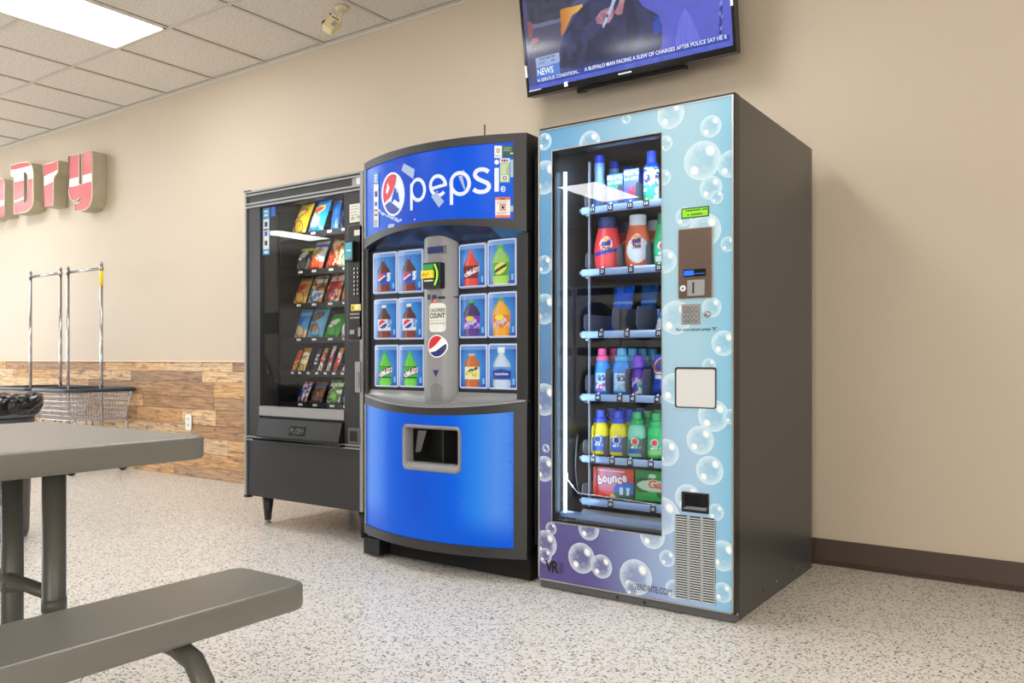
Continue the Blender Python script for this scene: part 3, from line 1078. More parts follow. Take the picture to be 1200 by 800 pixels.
for a, bq in ((0, .02), (.315, .365), (.645, .695), (.98, 1.0)):
    vm.box(x0 + bw * a, x0 + bw * bq, LY - .004, LY - .001, z0, z1, 'vent_white')
nr = 34
for i in range(nr):
    zz = z0 + (z1 - z0) * i / nr
    vm.box(x0, x1, LY - .004, LY - .001, zz, zz + (z1 - z0) / nr * .43, 'vent_white')
vm.build('vent_grille', lau)
x0, x1, z0, z1 = lrect(743, 787, 684.5, 696.5)
z0, z1 = L2(765, 694)[1], L2(765, 686.5)[1]
MB().text_xz('VENDRITE.COM', x0, x1, z0, z1, LY - .0018, 'black_ink', .0).build('web_lettering', lau)
x0, x1, z0, z1 = lrect(639, 660, 657, 671)
lg = MB().text_xz('V', x0, x0 + (x1 - x0) * .45, z0, z1, LY - .0018, 'black_ink', .03).text_xz('R', x0 + (x1 - x0) * .38, x0 + (x1 - x0) * .78, z0, z1, LY - .0018, 'black_ink', .03)
for i in range(6):
    zz = z0 + (z1 - z0) * (i + .3) / 6
    lg.flat([(x0 + (x1 - x0) * .80, zz), (x1 + .006 * i / 6, zz), (x1 + .006 * i / 6, zz + .0025), (x0 + (x1 - x0) * .80, zz + .0025)], LY - .0021, 'black_ink')
lg.build('maker_logo', lau)
area('cabinet_light', (GX0 + .03, LY + .10, 1.0), (0, R(90), R(-38)), 1.4, .03, 4, (.62, .80, 1.0))
area('cabinet_light', ((GX0 + GX1) / 2 + .06, LY + .10, LT - .10), (R(24), 0, 0), .5, .05, 3, (.70, .84, 1.0))
area('cabinet_light', (LX1 - .235, LY + .10, 1.0), (0, R(-90), R(38)), 1.4, .03, 46, (.62, .80, 1.0)).parent = None


# ------------------------------------------------------------------ stock: bottles, boxes and pouches standing on the shelves
def bottle(u0, u1, v0, v1, shape, cap_rgb, paint, label, cat, group, Y=3.06, depth=.62, capfrac=.2, cap_r=.3, k=0):
    xa, xb = P(u0, v1, Y)[0], P(u1, v1, Y)[0]
    W = xb - xa
    ztop = P((u0 + u1) / 2, v0, Y)[1]
    zb = shelf_z[k] - .0055
    H = ztop - zb
    e = empty('detergent_bottle' if shape != 'softener' else 'softener_bottle', ((xa + xb) / 2, Y, zb), label, cat, group)
    e.rotation_euler = (0, 0, R(17))
    r = W / 2
    hb = H * (1 - capfrac)
    if shape == 'jug':
        pr = [(0, 0), (.80, 0), (.86, .02), (.92, .10), (1.0, .30), (1.0, .45), (.97, .60), (.88, .75), (.79, .87), (.73, .95), (.71, 1.0), (0, 1.0)]
    elif shape == 'softener':
        pr = [(0, 0), (.86, 0), (.95, .03), (1.0, .10), (1.0, .40), (.97, .58), (.99, .68), (.95, .80), (.82, .91), (.68, .97), (.64, 1.0), (0, 1.0)]
    elif shape == 'round':
        pr = [(0, 0), (.88, 0), (.97, .03), (1, .10), (1, .55), (.97, .70), (.80, .86), (.58, .96), (.55, 1), (0, 1)]
    elif shape == 'wasp':
        pr = [(0, 0), (.9, 0), (1, .04), (1, .34), (.95, .5), (.78, .64), (.74, .70), (.84, .86), (.80, .96), (.78, 1), (0, 1)]
    else:
        pr = [(0, 0), (.9, 0), (1, .03), (1, .8), (.92, .90), (.62, .97), (.6, 1), (0, 1)]
    fine = []
    for i in range(len(pr) - 1):
        n = max(1, int((pr[i + 1][1] - pr[i][1]) * 44))
        for j in range(n):
            t = j / n
            fine.append(((pr[i][0] * (1 - t) + pr[i + 1][0] * t) * r, (pr[i][1] * (1 - t) + pr[i + 1][1] * t) * hb))
    fine.append((0, hb))

    def cf(a, h):
        # a = -90 degrees faces the room; turn that into -1..1 across the front
        return paint(-cos(a) * -1 if sin(a) < 0 else 9, h / hb)
    MB().lathe(fine, (0, 0, 0), 'print', seg=64, sy=depth, colfn=cf).build('bottle_body', None).parent = e
    cw = r * cap_r * 2
    zc = hb * .985
    cap_mat = mat('cap', cap_rgb, 0.4)
    if shape == 'softener':
        cp = [(0, zc), (cw * .74, zc), (cw * .72, zc + (H - zc) * .36), (cw * .54, zc + (H - zc) * .42), (cw * .50, H - .002), (cw * .47, H), (0, H)]
    else:
        cp = [(0, zc), (cw * .5, zc), (cw * .48, H - .003), (cw * .45, H), (0, H)] if cap_r < .8 else [(0, zc), (cw * .5, zc), (cw * .5, zc + (H - zc) * .5), (cw * .44, H - (H - zc) * .2), (cw * .3, H - .003), (0, H)]
    MB().lathe(cp, (0, 0, 0), cap_mat, seg=24, sy=min(1, depth * 1.25), smooth=False).build('cap', None).parent = e
    return e


def P_tide(body, lab, band):
    def f(x, h):
        if x > 5:
            return body
        c = body
        if lab and ell(x, h, .05, .42, .86, .30) < 1:
            c = lab
        if band and abs(h - .42 - .06 * x) < .045 and abs(x) < .9:
            c = band
        e = ell(x, h, -.02, .62, .46, .16)
        if e < 1:
            c = S(250, 240, 235) if e > .72 else (S(240, 90, 40) if e > .5 else S(252, 190, 60))
            if abs(h - .62 - .05 * x) < .055 and abs(x) < .38:
                c = S(28, 50, 150)
        return c
    return f


def P_soft(body, lab, art, ink):
    def f(x, h):
        if x > 5 or abs(x) > .78 or not .08 < h < .62:
            return body
        c = lab
        if .38 < h < .48 and abs(x) < .6 and vnoise(x * 9, h * 18, 3) > .42:
            c = ink
        elif .08 < h < .32:
            c = art if vnoise(x * 4, h * 16, 5) > .45 else lab
        elif .52 < h < .58 and abs(x) < .5 and vnoise(x * 12, h * 30, 4) > .5:
            c = ink
        return c
    return f


def P_small(body, lab, logo, low):
    def f(x, h):
        if x > 5 or abs(x) > .86:
            return body
        c = body
        if .10 < h < .62 - .12 * abs(x):
            c = lab
            if h < .24:
                c = low
            e = ell(x, h, -.15, .48, .42, .12)
            if e < 1:
                c = logo if e < .6 else S(245, 240, 245)
            elif .27 < h < .34 and abs(x) < .6 and vnoise(x * 12, h * 40, 6) > .5:
                c = S(240, 245, 255)
        return c
    return f


def decal(e, txt, w, h, zc, rad, depth, m, bold=.03, shear=.12, rot=0.0, xo=0.0):
    """lettering wrapped on the front of a bottle"""
    b_ = MB()

    def fn(a, q):
        x = xo + (a - .5) * w + shear * (q - .5) * h
        z = zc + (q - .5) * h + sin(rot) * x
        y = -math.sqrt(max(0.0, 1 - (x / rad) ** 2)) * rad * depth - .0025
        return (x, y, z)
    b_.text(txt, fn, m, bold)
    o = b_.build('label_lettering', None)
    o.parent = e
    return o


RED, ORG, GRN = S(232, 60, 66), S(228, 104, 62), S(30, 190, 120)
g2 = 'detergent bottles in the bubble-front machine'
g4 = 'softener bottles in the bubble-front machine'
t = bottle(698, 727, 255, 311.5, 'jug', S(24, 34, 96), P_tide(RED, None, S(34, 50, 150)), 'red detergent jug with navy cap on the second shelf down', 'detergent', g2, capfrac=.20, cap_r=.70, k=1)
decal(t, 'Tide', .040, .020, .088, .055, .62, 'navy_ink', rot=.12)
copy_tree(t, Vector(t.location) + Vector((0, .17, 0)), 'navy-capped detergent jug half hidden behind the red jug', g2)
t = bottle(734, 761.5, 252, 309, 'jug', S(226, 232, 240), P_tide(ORG, S(225, 232, 240), None), 'orange detergent jug with white cap and white label', 'detergent', g2, capfrac=.19, cap_r=.68, k=1)
decal(t, 'Tide', .036, .020, .088, .055, .62, 'navy_ink', rot=.12)
copy_tree(t, Vector(t.location) + Vector((0, .17, 0)), 'white-capped detergent jug half hidden behind the orange jug', g2)
bottle(767, 795, 250, 306.5, 'jug', S(30, 150, 100), P_small(GRN, S(60, 205, 150), S(225, 50, 60), S(230, 245, 240)), 'green detergent jug cut off by the edge of the window', 'detergent', g2, capfrac=.2, cap_r=.68, k=1)

BL, LB_ = S(40, 120, 225), S(60, 150, 235)
g1 = 'bottles and boxes on the top shelf of the bubble-front machine'
t = bottle(696, 709, 182.5, 237, 'wasp', S(20, 60, 200), lambda x, h: S(105, 150, 205) if h > .3 else S(60, 100, 170), 'frosted bottle with blue cap, front one on the top shelf', 'bottle', g1, capfrac=.13, cap_r=.78, depth=.8, k=0)
t['category'] = 'bottle'
copy_tree(t, Vector(t.location) + Vector((.0, .13, 0)), 'frosted bottle with blue cap, second back on the top shelf', g1)
copy_tree(t, Vector(t.location) + Vector((.0, .25, 0)), 'frosted bottle with blue cap, farthest back on the top shelf', g1)


def carton(u0, u1, v0, v1, k, name, label, cat, group, front, side, D=.05, Y=3.055, extra=None, nu=40, nv=30):
    xa, xb = P(u0, v1, Y)[0], P(u1, v1, Y)[0]
    zb = shelf_z[k] - .005
    zt = P((u0 + u1) / 2, v0, Y)[1]
    b_ = MB()
    b_.grid(lambda a, q: (xa + (xb - xa) * a, Y, zb + (zt - zb) * q), nu, nv, 'print', front, smooth=False)
    v = [(x, y, z) for z in (zb, zt) for y in (Y, Y + D) for x in (xa, xb)]
    b_.add(v, [(4, 5, 7, 6), (0, 2, 3, 1), (2, 6, 7, 3), (0, 4, 6, 2), (1, 3, 7, 5)], 'print', cols=[side] * 8)
    if extra:
        extra(b_, xa, xb, zb, zt, Y - .0012)
    return tag(b_.build(name), label, cat, group)


def hot(c1, c2):
    def f(a, q):
        c = mix(c1, c2, q)
        if .86 < q < .95 and vnoise(a * 14, q * 20, 2) > .4:
            c = S(240, 244, 250)
        elif .7 < q < .78 and vnoise(a * 16, q * 30, 7) > .5:
            c = S(225, 232, 250)
        elif .28 < q < .56 and .15 < a < .85 and vnoise(a * 12, q * 9, 9) > .45:
            c = S(205, 60, 95)
        return c
    return f


carton(711.5, 729.5, 204, 234, 0, 'stain_remover_box', 'pale blue carton with green stripe and red print, nearer the frosted bottles', 'box', g1, lambda a, q: S(50, 170, 140) if .62 < q < .72 else hot(S(70, 110, 200), S(120, 175, 225))(a, q), S(40, 80, 180))
carton(731, 748.5, 198, 231, 0, 'stain_remover_box', 'blue carton with white top line and red print beside the white and green bottle', 'box', g1, hot(S(60, 95, 205), S(100, 140, 225)), S(25, 60, 190))


def p14(x, h):
    if x > 5:
        return S(40, 130, 215)
    if h > .86:
        return S(20, 70, 205)
    if .46 < h < .84:
        return S(240, 245, 252) if vnoise(x * 5, h * 22, 8) > .45 else S(25, 60, 150)
    if h < .22 and x < .2:
        return S(40, 180, 110)
    return S(60, 165, 235) if vnoise(x * 3, h * 9, 1) > .4 else S(230, 240, 250)


bottle(755, 772, 177.5, 231, 'tub', S(24, 70, 215), p14, 'white, blue and green bottle with broad blue cap on the top shelf', 'bottle', g1, capfrac=.2, cap_r=.6, depth=.6, k=0)

# third shelf: blue pouches
def pouch(name, u0, u1, v0, v1, Y, lean, zb, colfn, label, cat, group, fat=.022, nu=16, nv=22, ds=0.0, mtl='print_film'):
    """pillow bag with crimped ends, leaning back by lean metres at the top"""
    um = (u0 + u1) / 2
    xa, xb = P(u0, v1, Y)[0], P(u1, v1, Y)[0]
    zt = P(um, v0, Y + lean)[1]
    zt = min(zt, 1.803)
    if zb is None:
        zb = P(um, v1, Y)[1]
    H = zt - zb
    xm, hw = (xa + xb) / 2, (xb - xa) / 2
    b_ = MB()
    for sgn in (-1, 1):
        def fn(a, q):
            s = 2 * a - 1
            prof = max(0.0, (1 - s * s)) ** .6 * max(0.0, min(1, q * 9, (1 - q) * 9)) ** .5 * (0.65 + .35 * sin(pi * min(1, q * 1.15)))
            wr = .0025 * (vnoise(a * 7, q * 9, 5) - .5)
            pinch = 1 - .06 * sin(pi * q)
            bulge = (prof * fat + wr * prof * 3)
            return (s * hw * pinch + ds * q, lean * q + sgn * bulge, q * H)
        if sgn < 0:
            b_.grid(fn, nu, nv, mtl, colfn)
        else:
            b_.grid(lambda a, q: fn(1 - a, q), nu, nv, mtl, lambda a, q: mix(colfn(.5, .5), (0.3, 0.3, 0.3), .4))
    o = b_.build(name)
    o.location = (xm, Y, zb)
    return tag(o, label, cat, group)


g3 = 'blue pouches on the third shelf of the bubble-front machine'


def pb(seed, base, hi):
    def f(a, q):
        c = mix(base, hi, vnoise(a * 3, q * 5, seed))
        if .62 < q < .66:
            c = S(110, 170, 245)
        if .12 < q < .30 and ell(a, q, .75, .2, .22, .1) < 1:
            c = S(235, 240, 250)
        return c
    return f


z3 = shelf_z[2] - .004
pouch('detergent_pouch', 714, 738, 336, 386, 3.20, .05, z3, pb(3, S(18, 70, 190), S(30, 105, 235)), 'bright blue pouch standing on the third shelf', 'pouch', g3, fat=.03)
pouch('detergent_pouch', 746.5, 766, 334, 388, 3.20, .05, z3, pb(7, S(20, 60, 120), S(40, 95, 165)), 'dark blue pouch in the middle slot of the third shelf', 'pouch', g3, fat=.02)
pouch('detergent_pouch', 773.5, 790, 333, 388, 3.20, .06, z3, pb(9, S(18, 70, 130), S(35, 115, 190)), 'teal blue pouch at the window edge of the third shelf', 'pouch', g3, fat=.02)
pouch('detergent_pouch', 768, 790, 362, 388, 3.08, .02, z3, lambda a, q: S(225, 235, 250) if vnoise(a * 5, q * 5, 2) > .5 else S(60, 120, 220), 'white and blue packet cut off by the window edge on the third shelf', 'pouch', g3, fat=.02)

# fourth shelf
t = bottle(697.5, 714.5, 408, 457, 'softener', S(225, 80, 150), P_soft(S(45, 140, 235), S(175, 215, 250), S(215, 60, 150), S(20, 60, 150)), 'blue softener bottle with pink cap', 'softener', g4, capfrac=.26, cap_r=.52, k=3)
decal(t, 'Downy', .030, .011, .072, .04, .62, 'navy_ink', rot=.05)
copy_tree(t, Vector(t.location) + Vector((0, .10, 0)), 'pink-capped softener bottle hidden behind the front pink-capped one', g4)
t = bottle(719.5, 738.5, 408, 458, 'softener', S(95, 190, 240), P_soft(S(60, 150, 240), S(190, 225, 250), S(150, 205, 245), S(20, 60, 150)), 'blue softener bottle with light blue cap', 'softener', g4, capfrac=.26, cap_r=.52, k=3)
decal(t, 'Downy', .033, .011, .072, .045, .62, 'navy_ink', rot=.05)
for q in range(3):
    copy_tree(t, Vector(t.location) + Vector((0, .095 * (q + 1), 0)), ('light-blue-capped softener bottle directly behind the front one', 'light-blue-capped softener bottle, third back in its lane', 'light-blue-capped softener bottle, farthest back in its lane')[q], g4)


def p43(x, h):
    if h > .62:
        return S(105, 60, 205)
    if h > .42:
        return S(200, 190, 240) if vnoise(x * 5, h * 22, 3) > .5 else S(80, 45, 170)
    return (S(225, 235, 245) if vnoise(x * 4, h * 10, 2) > .55 else (S(50, 170, 190) if x > 0 else S(70, 60, 180)))


bottle(741, 755.5, 414.5, 458, 'round', S(120, 70, 215), p43, 'purple scent booster bottle with domed purple cap', 'bottle', g4, capfrac=.33, cap_r=.86, depth=.8, k=3)


def p44(a, q):
    c = mix(S(20, 70, 200), S(40, 110, 230), q)
    e = ell(a, q, .5, .74, .5, .20, .2)
    if e < 1:
        c = S(250, 245, 240) if e > .8 else (S(245, 110, 40) if e > .55 else S(25, 50, 150))
    if .38 < q < .5 and .15 < a < .9 and vnoise(a * 8, q * 12, 1) > .4:
        c = S(235, 240, 250)
    return c


pouch('detergent_pouch', 764, 792, 414.5, 455, 3.07, .02, shelf_z[3] - .004, p44, 'blue pouch with orange ringed logo at the window edge of the fourth shelf', 'pouch', None, fat=.03, nu=24, nv=32)

# fifth shelf
YEL, DGR = S(238, 222, 40), S(20, 165, 90)
g5 = 'small bottles on the fifth shelf of the bubble-front machine'
spec = [((694, 713, 480, 529), YEL, S(25, 70, 215), S(40, 110, 215), S(30, 45, 140), S(40, 100, 205), 'yellow bottle with blue cap, first on its shelf by the light strip'),
        ((715.5, 735, 481, 531), YEL, S(25, 70, 215), S(40, 110, 215), S(30, 45, 140), S(40, 100, 205), 'yellow bottle with blue cap, standing next to the pale green bottle'),
        ((736.5, 757, 482.5, 533), S(140, 225, 195), S(40, 185, 110), S(30, 150, 100), S(225, 60, 80), S(30, 90, 190), 'pale green bottle with green cap and blue wave label'),
        ((759.5, 780, 484, 535.5), S(40, 205, 110), S(50, 195, 120), S(60, 200, 120), S(225, 50, 80), S(150, 225, 120), 'bright green bottle at the window edge of the fifth shelf')]
for (uu, body, cap, lab, logo, low, text) in spec:
    t = bottle(*uu, 'softener', cap, P_small(body, lab, logo, low), text, 'detergent', g5, capfrac=.27, cap_r=.49, k=4)
    who = {'yellow bottle with blue cap, first on its shelf by the light strip': 'first yellow bottle', 'yellow bottle with blue cap, standing next to the pale green bottle': 'second yellow bottle',
           'pale green bottle with green cap and blue wave label': 'pale green bottle', 'bright green bottle at the window edge of the fifth shelf': 'bright green bottle'}[text]
    for q in range(2):
        copy_tree(t, Vector(t.location) + Vector((0, .10 * (q + 1), 0)), ('bottle directly behind the ' if q == 0 else 'third bottle back in the lane of the ') + who, g5)

# bottom shelf: two cartons
def p_bounce(a, q):
    c = mix(S(230, 70, 40), S(225, 150, 190), max(0, 1 - ell(a, q, .38, .6, .42, .55)))
    if q < .12 + .2 * max(0, a - .5) and a > .42:
        c = S(240, 190, 40)
    if ell(a, q, .82, .22, .32, .36) < 1:
        c = S(40, 120, 210)
        if q < .16:
            c = S(50, 110, 90)
    for cx in (.70, .86):
        if abs(a - cx) < .035 + .06 * max(0, q - .2) and .12 < q < .36:
            c = S(235, 240, 248)
    return c


def p_gain(a, q):
    c = mix(S(20, 130, 60), S(60, 190, 90), vnoise(a * 3, q * 3, 4))
    if ell(a, q, .2, .5, .22, .25) < 1 or ell(a, q, .75, .25, .25, .2) < 1:
        c = S(25, 95, 60)
    if ell(a, q, .5, .5, .46, .20) < 1:
        c = S(190, 225, 190)
    if ell(a, q, .4, .82, .09, .07) < 1:
        c = S(225, 240, 225)
    return c


g6 = 'dryer sheet cartons on the bottom shelf'


def tx_bounce(b_, xa, xb, zb, zt, y):
    w, h = xb - xa, zt - zb
    for k, ch in enumerate('bounce'):
        x = xa + w * (.115 + .122 * k)
        zz = zb + h * (.40 + .02 * k + (.05 if k % 2 else 0))
        hh = h * (.33 if ch == 'b' else .24)
        b_.text_xz(ch, x - .003, x + w * .115 + .003, zz - .003, zz + hh + .003, y, 'red_ink', .075)
        b_.text_xz(ch, x, x + w * .115, zz, zz + hh, y - .0005, 'white_ink', .045)
    b_.flat([(xa + w * .1, zb + h * .88), (xa + w * .78, zb + h * .88), (xa + w * .78, zb + h * .92), (xa + w * .1, zb + h * .92)], y, 'paper')


def tx_gain(b_, xa, xb, zb, zt, y):
    w, h = xb - xa, zt - zb
    b_.text_xz('Gain', xa + w * .30, xa + w * .82, zb + h * .40, zb + h * .72, y, 'white_ink', .07, shear=.1)
    b_.text_xz('Gain', xa + w * .31, xa + w * .81, zb + h * .42, zb + h * .70, y - .0005, 'orange_ink', .035, shear=.1)


carton(695.5, 742.5, 548.5, 582, 5, 'dryer_sheet_box', 'orange and pink carton of dryer sheets on the bottom shelf', 'box', g6, p_bounce, S(200, 60, 40), D=.09, Y=3.055, extra=tx_bounce, nu=60, nv=40)
carton(744.5, 795, 552, 587, 5, 'dryer_sheet_box', 'green carton of dryer sheets on the bottom shelf, cut off by the window', 'box', g6, p_gain, S(20, 110, 55), D=.09, Y=3.055, extra=tx_gain, nu=60, nv=40)
# ================================================================== soda machine with bowed front
QX0, QX1 = -2.813, -1.890
QC = (QX0 + QX1) / 2
QH = (QX1 - QX0) / 2
QY, QB = 2.79, .112                        # front plane at the corners, depth of the bow
QT, QZ = 1.832, .098
soda = empty('soda_vending_machine', (QC, 3.25, 0), 'black and blue soda vending machine with bowed lit front, in the middle of the three', 'vending machine')


def bow(x):
    s = (x - QC) / QH
    return QY - QB * (1 - s * s)


def PS(u, v, off=0.0):
    """photo pixel -> (x, z) on the bowed front"""
    a, b = ray(u)
    y = QY - QB * .6
    for _ in range(30):
        x = a * y / b
        y = bow(max(QX0, min(QX1, x))) - off
    return a * y / b, CAMZ + (HZ - v) / FPX * y / b


def on(off):
    return lambda x, z: (x, bow(x) - off, z)


def bowed(mb, x0, x1, zlo, zhi, off0, off1, m, n=36):
    """curved slab between two offsets from the bow; zlo and zhi may be functions of x"""
    fl = zlo if callable(zlo) else (lambda x: zlo)
    fh = zhi if callable(zhi) else (lambda x: zhi)
    v, f = [], []
    for i in range(n + 1):
        x = x0 + (x1 - x0) * i / n
        for z in (fl(x), fh(x)):
            for o in (off0, off1):
                v.append((x, bow(x) - o if o is not None else QY + .02, z))
    for i in range(n):
        a, b = i * 4, i * 4 + 4
        f += [(a + 1, b + 1, b + 3, a + 3), (a, a + 2, b + 2, b), (a + 2, a + 3, b + 3, b + 2), (a, b, b + 1, a + 1)]
    e = n * 4
    f += [(0, 1, 3, 2), (e, e + 2, e + 3, e + 1)]
    return mb.add(v, f, m)


def arch(x, h):
    s = (x - QC) / QH
    return h * (1 - s * s)


# cabinet body and feet
c = MB()
c.box(QX0 + .012, QX1 - .012, QY + .115, 3.70, .09, QT - .012, 'black_metal')
c.build('cabinet', soda, bevel=.004)
c = MB().box(QX0, QX1, QY + .02, QY + .11, QZ, QT, 'black_plastic')
c.box(QX1 - .002, QX1 + .006, QY + .05, QY + .09, QZ + .05, QT - .08, 'black_plastic')
for z in (.42, 1.0, 1.22, 1.62):
    c.lathe([(0, 0), (.005, 0), (.005, .004), (0, .004)], (QX1 + .006, QY + .07, z), 'grey_ink', seg=8, axis='x')
c.build('door', soda, bevel=.003)
MB().box(QX0 + .03, QX0 + .13, QY - .045, QY + .06, .012, .085, 'black_plastic').build('foot_block', soda)
MB().box(QX0 + .06, QX1 - .01, QY + .03, QY + .14, .004, QZ + .002, 'black_matte').build('plinth', soda)

# header: black bowed frame, lit sign, arched lip
zs0 = lambda x: 1.478 + arch(x, .022)
zs1 = 1.797
zl = lambda x: 1.430 + arch(x, .048)
h = MB()
bowed(h, QX0, QX1, zs1, QT, None, .012, 'black_metal')
bowed(h, QX0, QX1, zl, zs0, None, .012, 'black_metal')
SXA, SXB = QX0 + .016, QX1 - .05
bowed(h, QX0, SXA, zs0, zs1, None, .012, 'silver_plastic', 3)
bowed(h, SXB, QX1, zs0, zs1, None, .012, 'black_metal', 5)
hd = h.build('header_frame', soda)
M['sign_blue'] = None


def sign_material():
    m, nt, p = nodes('sign_blue')
    ge = N(nt, 'ShaderNodeNewGeometry')
    sp = N(nt, 'ShaderNodeSeparateXYZ')
    nt.links.new(ge.outputs['Position'], sp.inputs[0])
    rp = N(nt, 'ShaderNodeValToRGB')
    mr = N(nt, 'ShaderNodeMapRange')
    mr.inputs[1].default_value, mr.inputs[2].default_value = QX0, QX1
    nt.links.new(sp.outputs['X'], mr.inputs[0])
    nt.links.new(mr.outputs[0], rp.inputs['Fac'])
    e = rp.color_ramp.elements
    e[0].position, e[0].color = 0.0, (*S(10, 112, 235), 1)
    e[1].position, e[1].color = 1.0, (*S(4, 100, 238), 1)
    k = e.new(.35); k.color = (*S(0, 76, 212), 1)
    k = e.new(.75); k.color = (*S(0, 94, 240), 1)
    nt.links.new(rp.outputs['Color'], p.inputs['Emission Color'])
    p.inputs['Emission Strength'].default_value = 0.85
    p.inputs['Base Color'].default_value = (*S(2, 14, 50), 1)
    p.inputs['Roughness'].default_value = 0.25
    p.inputs['Specular IOR Level'].default_value = 0.2
    return m


M['sign_blue'] = sign_material()
sg = MB()
bowed(sg, SXA, SXB, zs0, zs1, -.02, .006, 'sign_blue')
sign = sg.build('lit_sign', soda, label='lit blue sign with white lettering and round emblem')


def Z(zx, zy):
    """pixel in the enlarged view of the sign"""
    return PS(425 + zx / 5.4545, 160 + zy / 5.4545, .006)


def ring(cx, cy, rx, ry, a0=0, a1=360, n=40):
    return [Z(cx + rx * cos(R(a0 + (a1 - a0) * i / n)), cy - ry * sin(R(a0 + (a1 - a0) * i / n))) for i in range(n + 1)]


def dense(pts, n=8):
    out = []
    for i in range(len(pts) - 1):
        for k in range(n):
            t = k / n
            out.append((pts[i][0] * (1 - t) + pts[i + 1][0] * t, pts[i][1] * (1 - t) + pts[i + 1][1] * t))
    return out + [pts[-1]]


def smooth(pts, n=6):
    """Catmull-Rom through the points"""
    q = [pts[0]] + list(pts) + [pts[-1]]
    out = []
    for i in range(1, len(q) - 2):
        for k in range(n):
            t = k / n
            out.append(tuple(.5 * (2 * q[i][d] + (q[i + 1][d] - q[i - 1][d]) * t + (2 * q[i - 1][d] - 5 * q[i][d] + 4 * q[i + 1][d] - q[i + 2][d]) * t * t
                              + (3 * q[i][d] - q[i - 1][d] - 3 * q[i + 1][d] + q[i + 2][d]) * t ** 3) for d in (0, 1)))
    return out + [pts[-1]]


F1 = on(.0075)
lt = MB()
LW = .0185
lt.stroke(ring(355, 340, 42, 66)[:-1], .0155, F1, 'sign_white', closed=True).stroke(dense([Z(313, 300), Z(313, 472)]), .0155, F1, 'sign_white')
lt.stroke(ring(483, 314, 48, 62, 0, 322), .0155, F1, 'sign_white').stroke(dense([Z(437, 335), Z(535, 306)]), .0135, F1, 'sign_white')
lt.stroke(ring(624, 300, 58, 68)[:-1], .0158, F1, 'sign_white', closed=True).stroke(dense([Z(569, 270), Z(569, 437)]), .0158, F1, 'sign_white')
lt.stroke(smooth([Z(*q) for q in [(806, 226), (785, 213), (757, 210), (730, 220), (719, 245), (735, 268), (765, 283), (800, 300), (808, 325), (790, 347), (760, 354), (730, 350), (710, 336)]]), .0175, F1, 'sign_white')
lt.stroke(dense([Z(858, 200), Z(858, 352)]), .018, F1, 'sign_white')
lt.poly([F1(*Z(858 + 15 * cos(R(a)), 164 - 16 * sin(R(a)))) for a in range(0, 360, 20)][::1], 'sign_white')
lt.stroke(ring(899, 335, 13, 17)[:-1], .003, F1, 'sign_white', closed=True)
v_, f_ = text_geo('R', .02)
cxz = Z(899, 335)
lt.add([F1(cxz[0] + (a - .5) * .010, cxz[1] + (b - .5) * .012) for a, b in v_], f_, 'sign_white')
lt.build('sign_lettering', sign)
gl = MB()


def disc(rx, ry, n=48):
    return [Z(196 + rx * cos(R(360 * i / n)), 368 - ry * sin(R(360 * i / n))) for i in range(n)]


F2, F3 = on(.0078), on(.0084)
gl.poly([F2(*p) for p in disc(74, 140)], 'sign_white')
inn = disc(63, 127)
EA = lambda k, rx=63, ry=127: (196 + rx * cos(R(k)), 368 - ry * sin(R(k)))
rc = smooth([(218, 249), (214, 290), (200, 335), (178, 385), (143, 426)], 8)
red = [Z(*q) for q in rc] + [Z(*EA(k)) for k in range(208, 66, -6)]
bc = smooth([(146, 440), (172, 418), (200, 425), (224, 445), (240, 462)], 8)
blu = [Z(*q) for q in bc] + [Z(*EA(k)) for k in range(-46, -146, -6)]
F3, F4 = on(.0084), on(.009)
gl.poly([F3(*p) for p in ccw(red)], 'sign_red').poly([F3(*p) for p in ccw(blu)], 'sign_navy')
for q, m in (([(190, 424), (206, 402), (252, 438), (242, 466)], 'sign_white'), ([(156, 312), (163, 306), (169, 318), (162, 326)], 'sign_white'), ([(215, 346), (224, 338), (232, 352), (222, 360)], 'sign_pale')):
    gl.poly([F4(*p) for p in ccw([Z(*k) for k in q])], m)
gl.build('round_emblem', sign)
fl = MB()
for q in ([(266, 172), (336, 210), (326, 272), (250, 216)], [(440, 382), (474, 358), (524, 414), (490, 454)], [(170, 560), (208, 558), (200, 586), (163, 584)], [(470, 345), (488, 352), (478, 362)], [(640, 218), (652, 212), (652, 226)]):
    fl.poly([F4(*p) for p in ccw([Z(*k) for k in q])], 'sign_pale')
fl.poly([F4(*p) for p in ccw([Z(*k) for k in [(612, 250), (640, 250), (660, 338), (650, 338)]])], 'sign_pale')
for i in range(16):
    cx, cy = 105 + i * 9 + 6 * hash2(i, 1), 470 + i * 4.2 + 18 * hash2(i, 2)
    rr = 4 + 7 * hash2(i, 3)
    fl.poly([F2(*Z(cx + rr * cos(R(a)), cy - rr * 1.2 * sin(R(a)))) for a in range(0, 360, 40)], 'sign_pale')
fl.poly([F2(*Z(334 + 4 * cos(R(a)), 530 - 5 * sin(R(a)))) for a in range(0, 360, 45)], 'sign_white')
fl.build('splash_and_peeling_patches', sign)


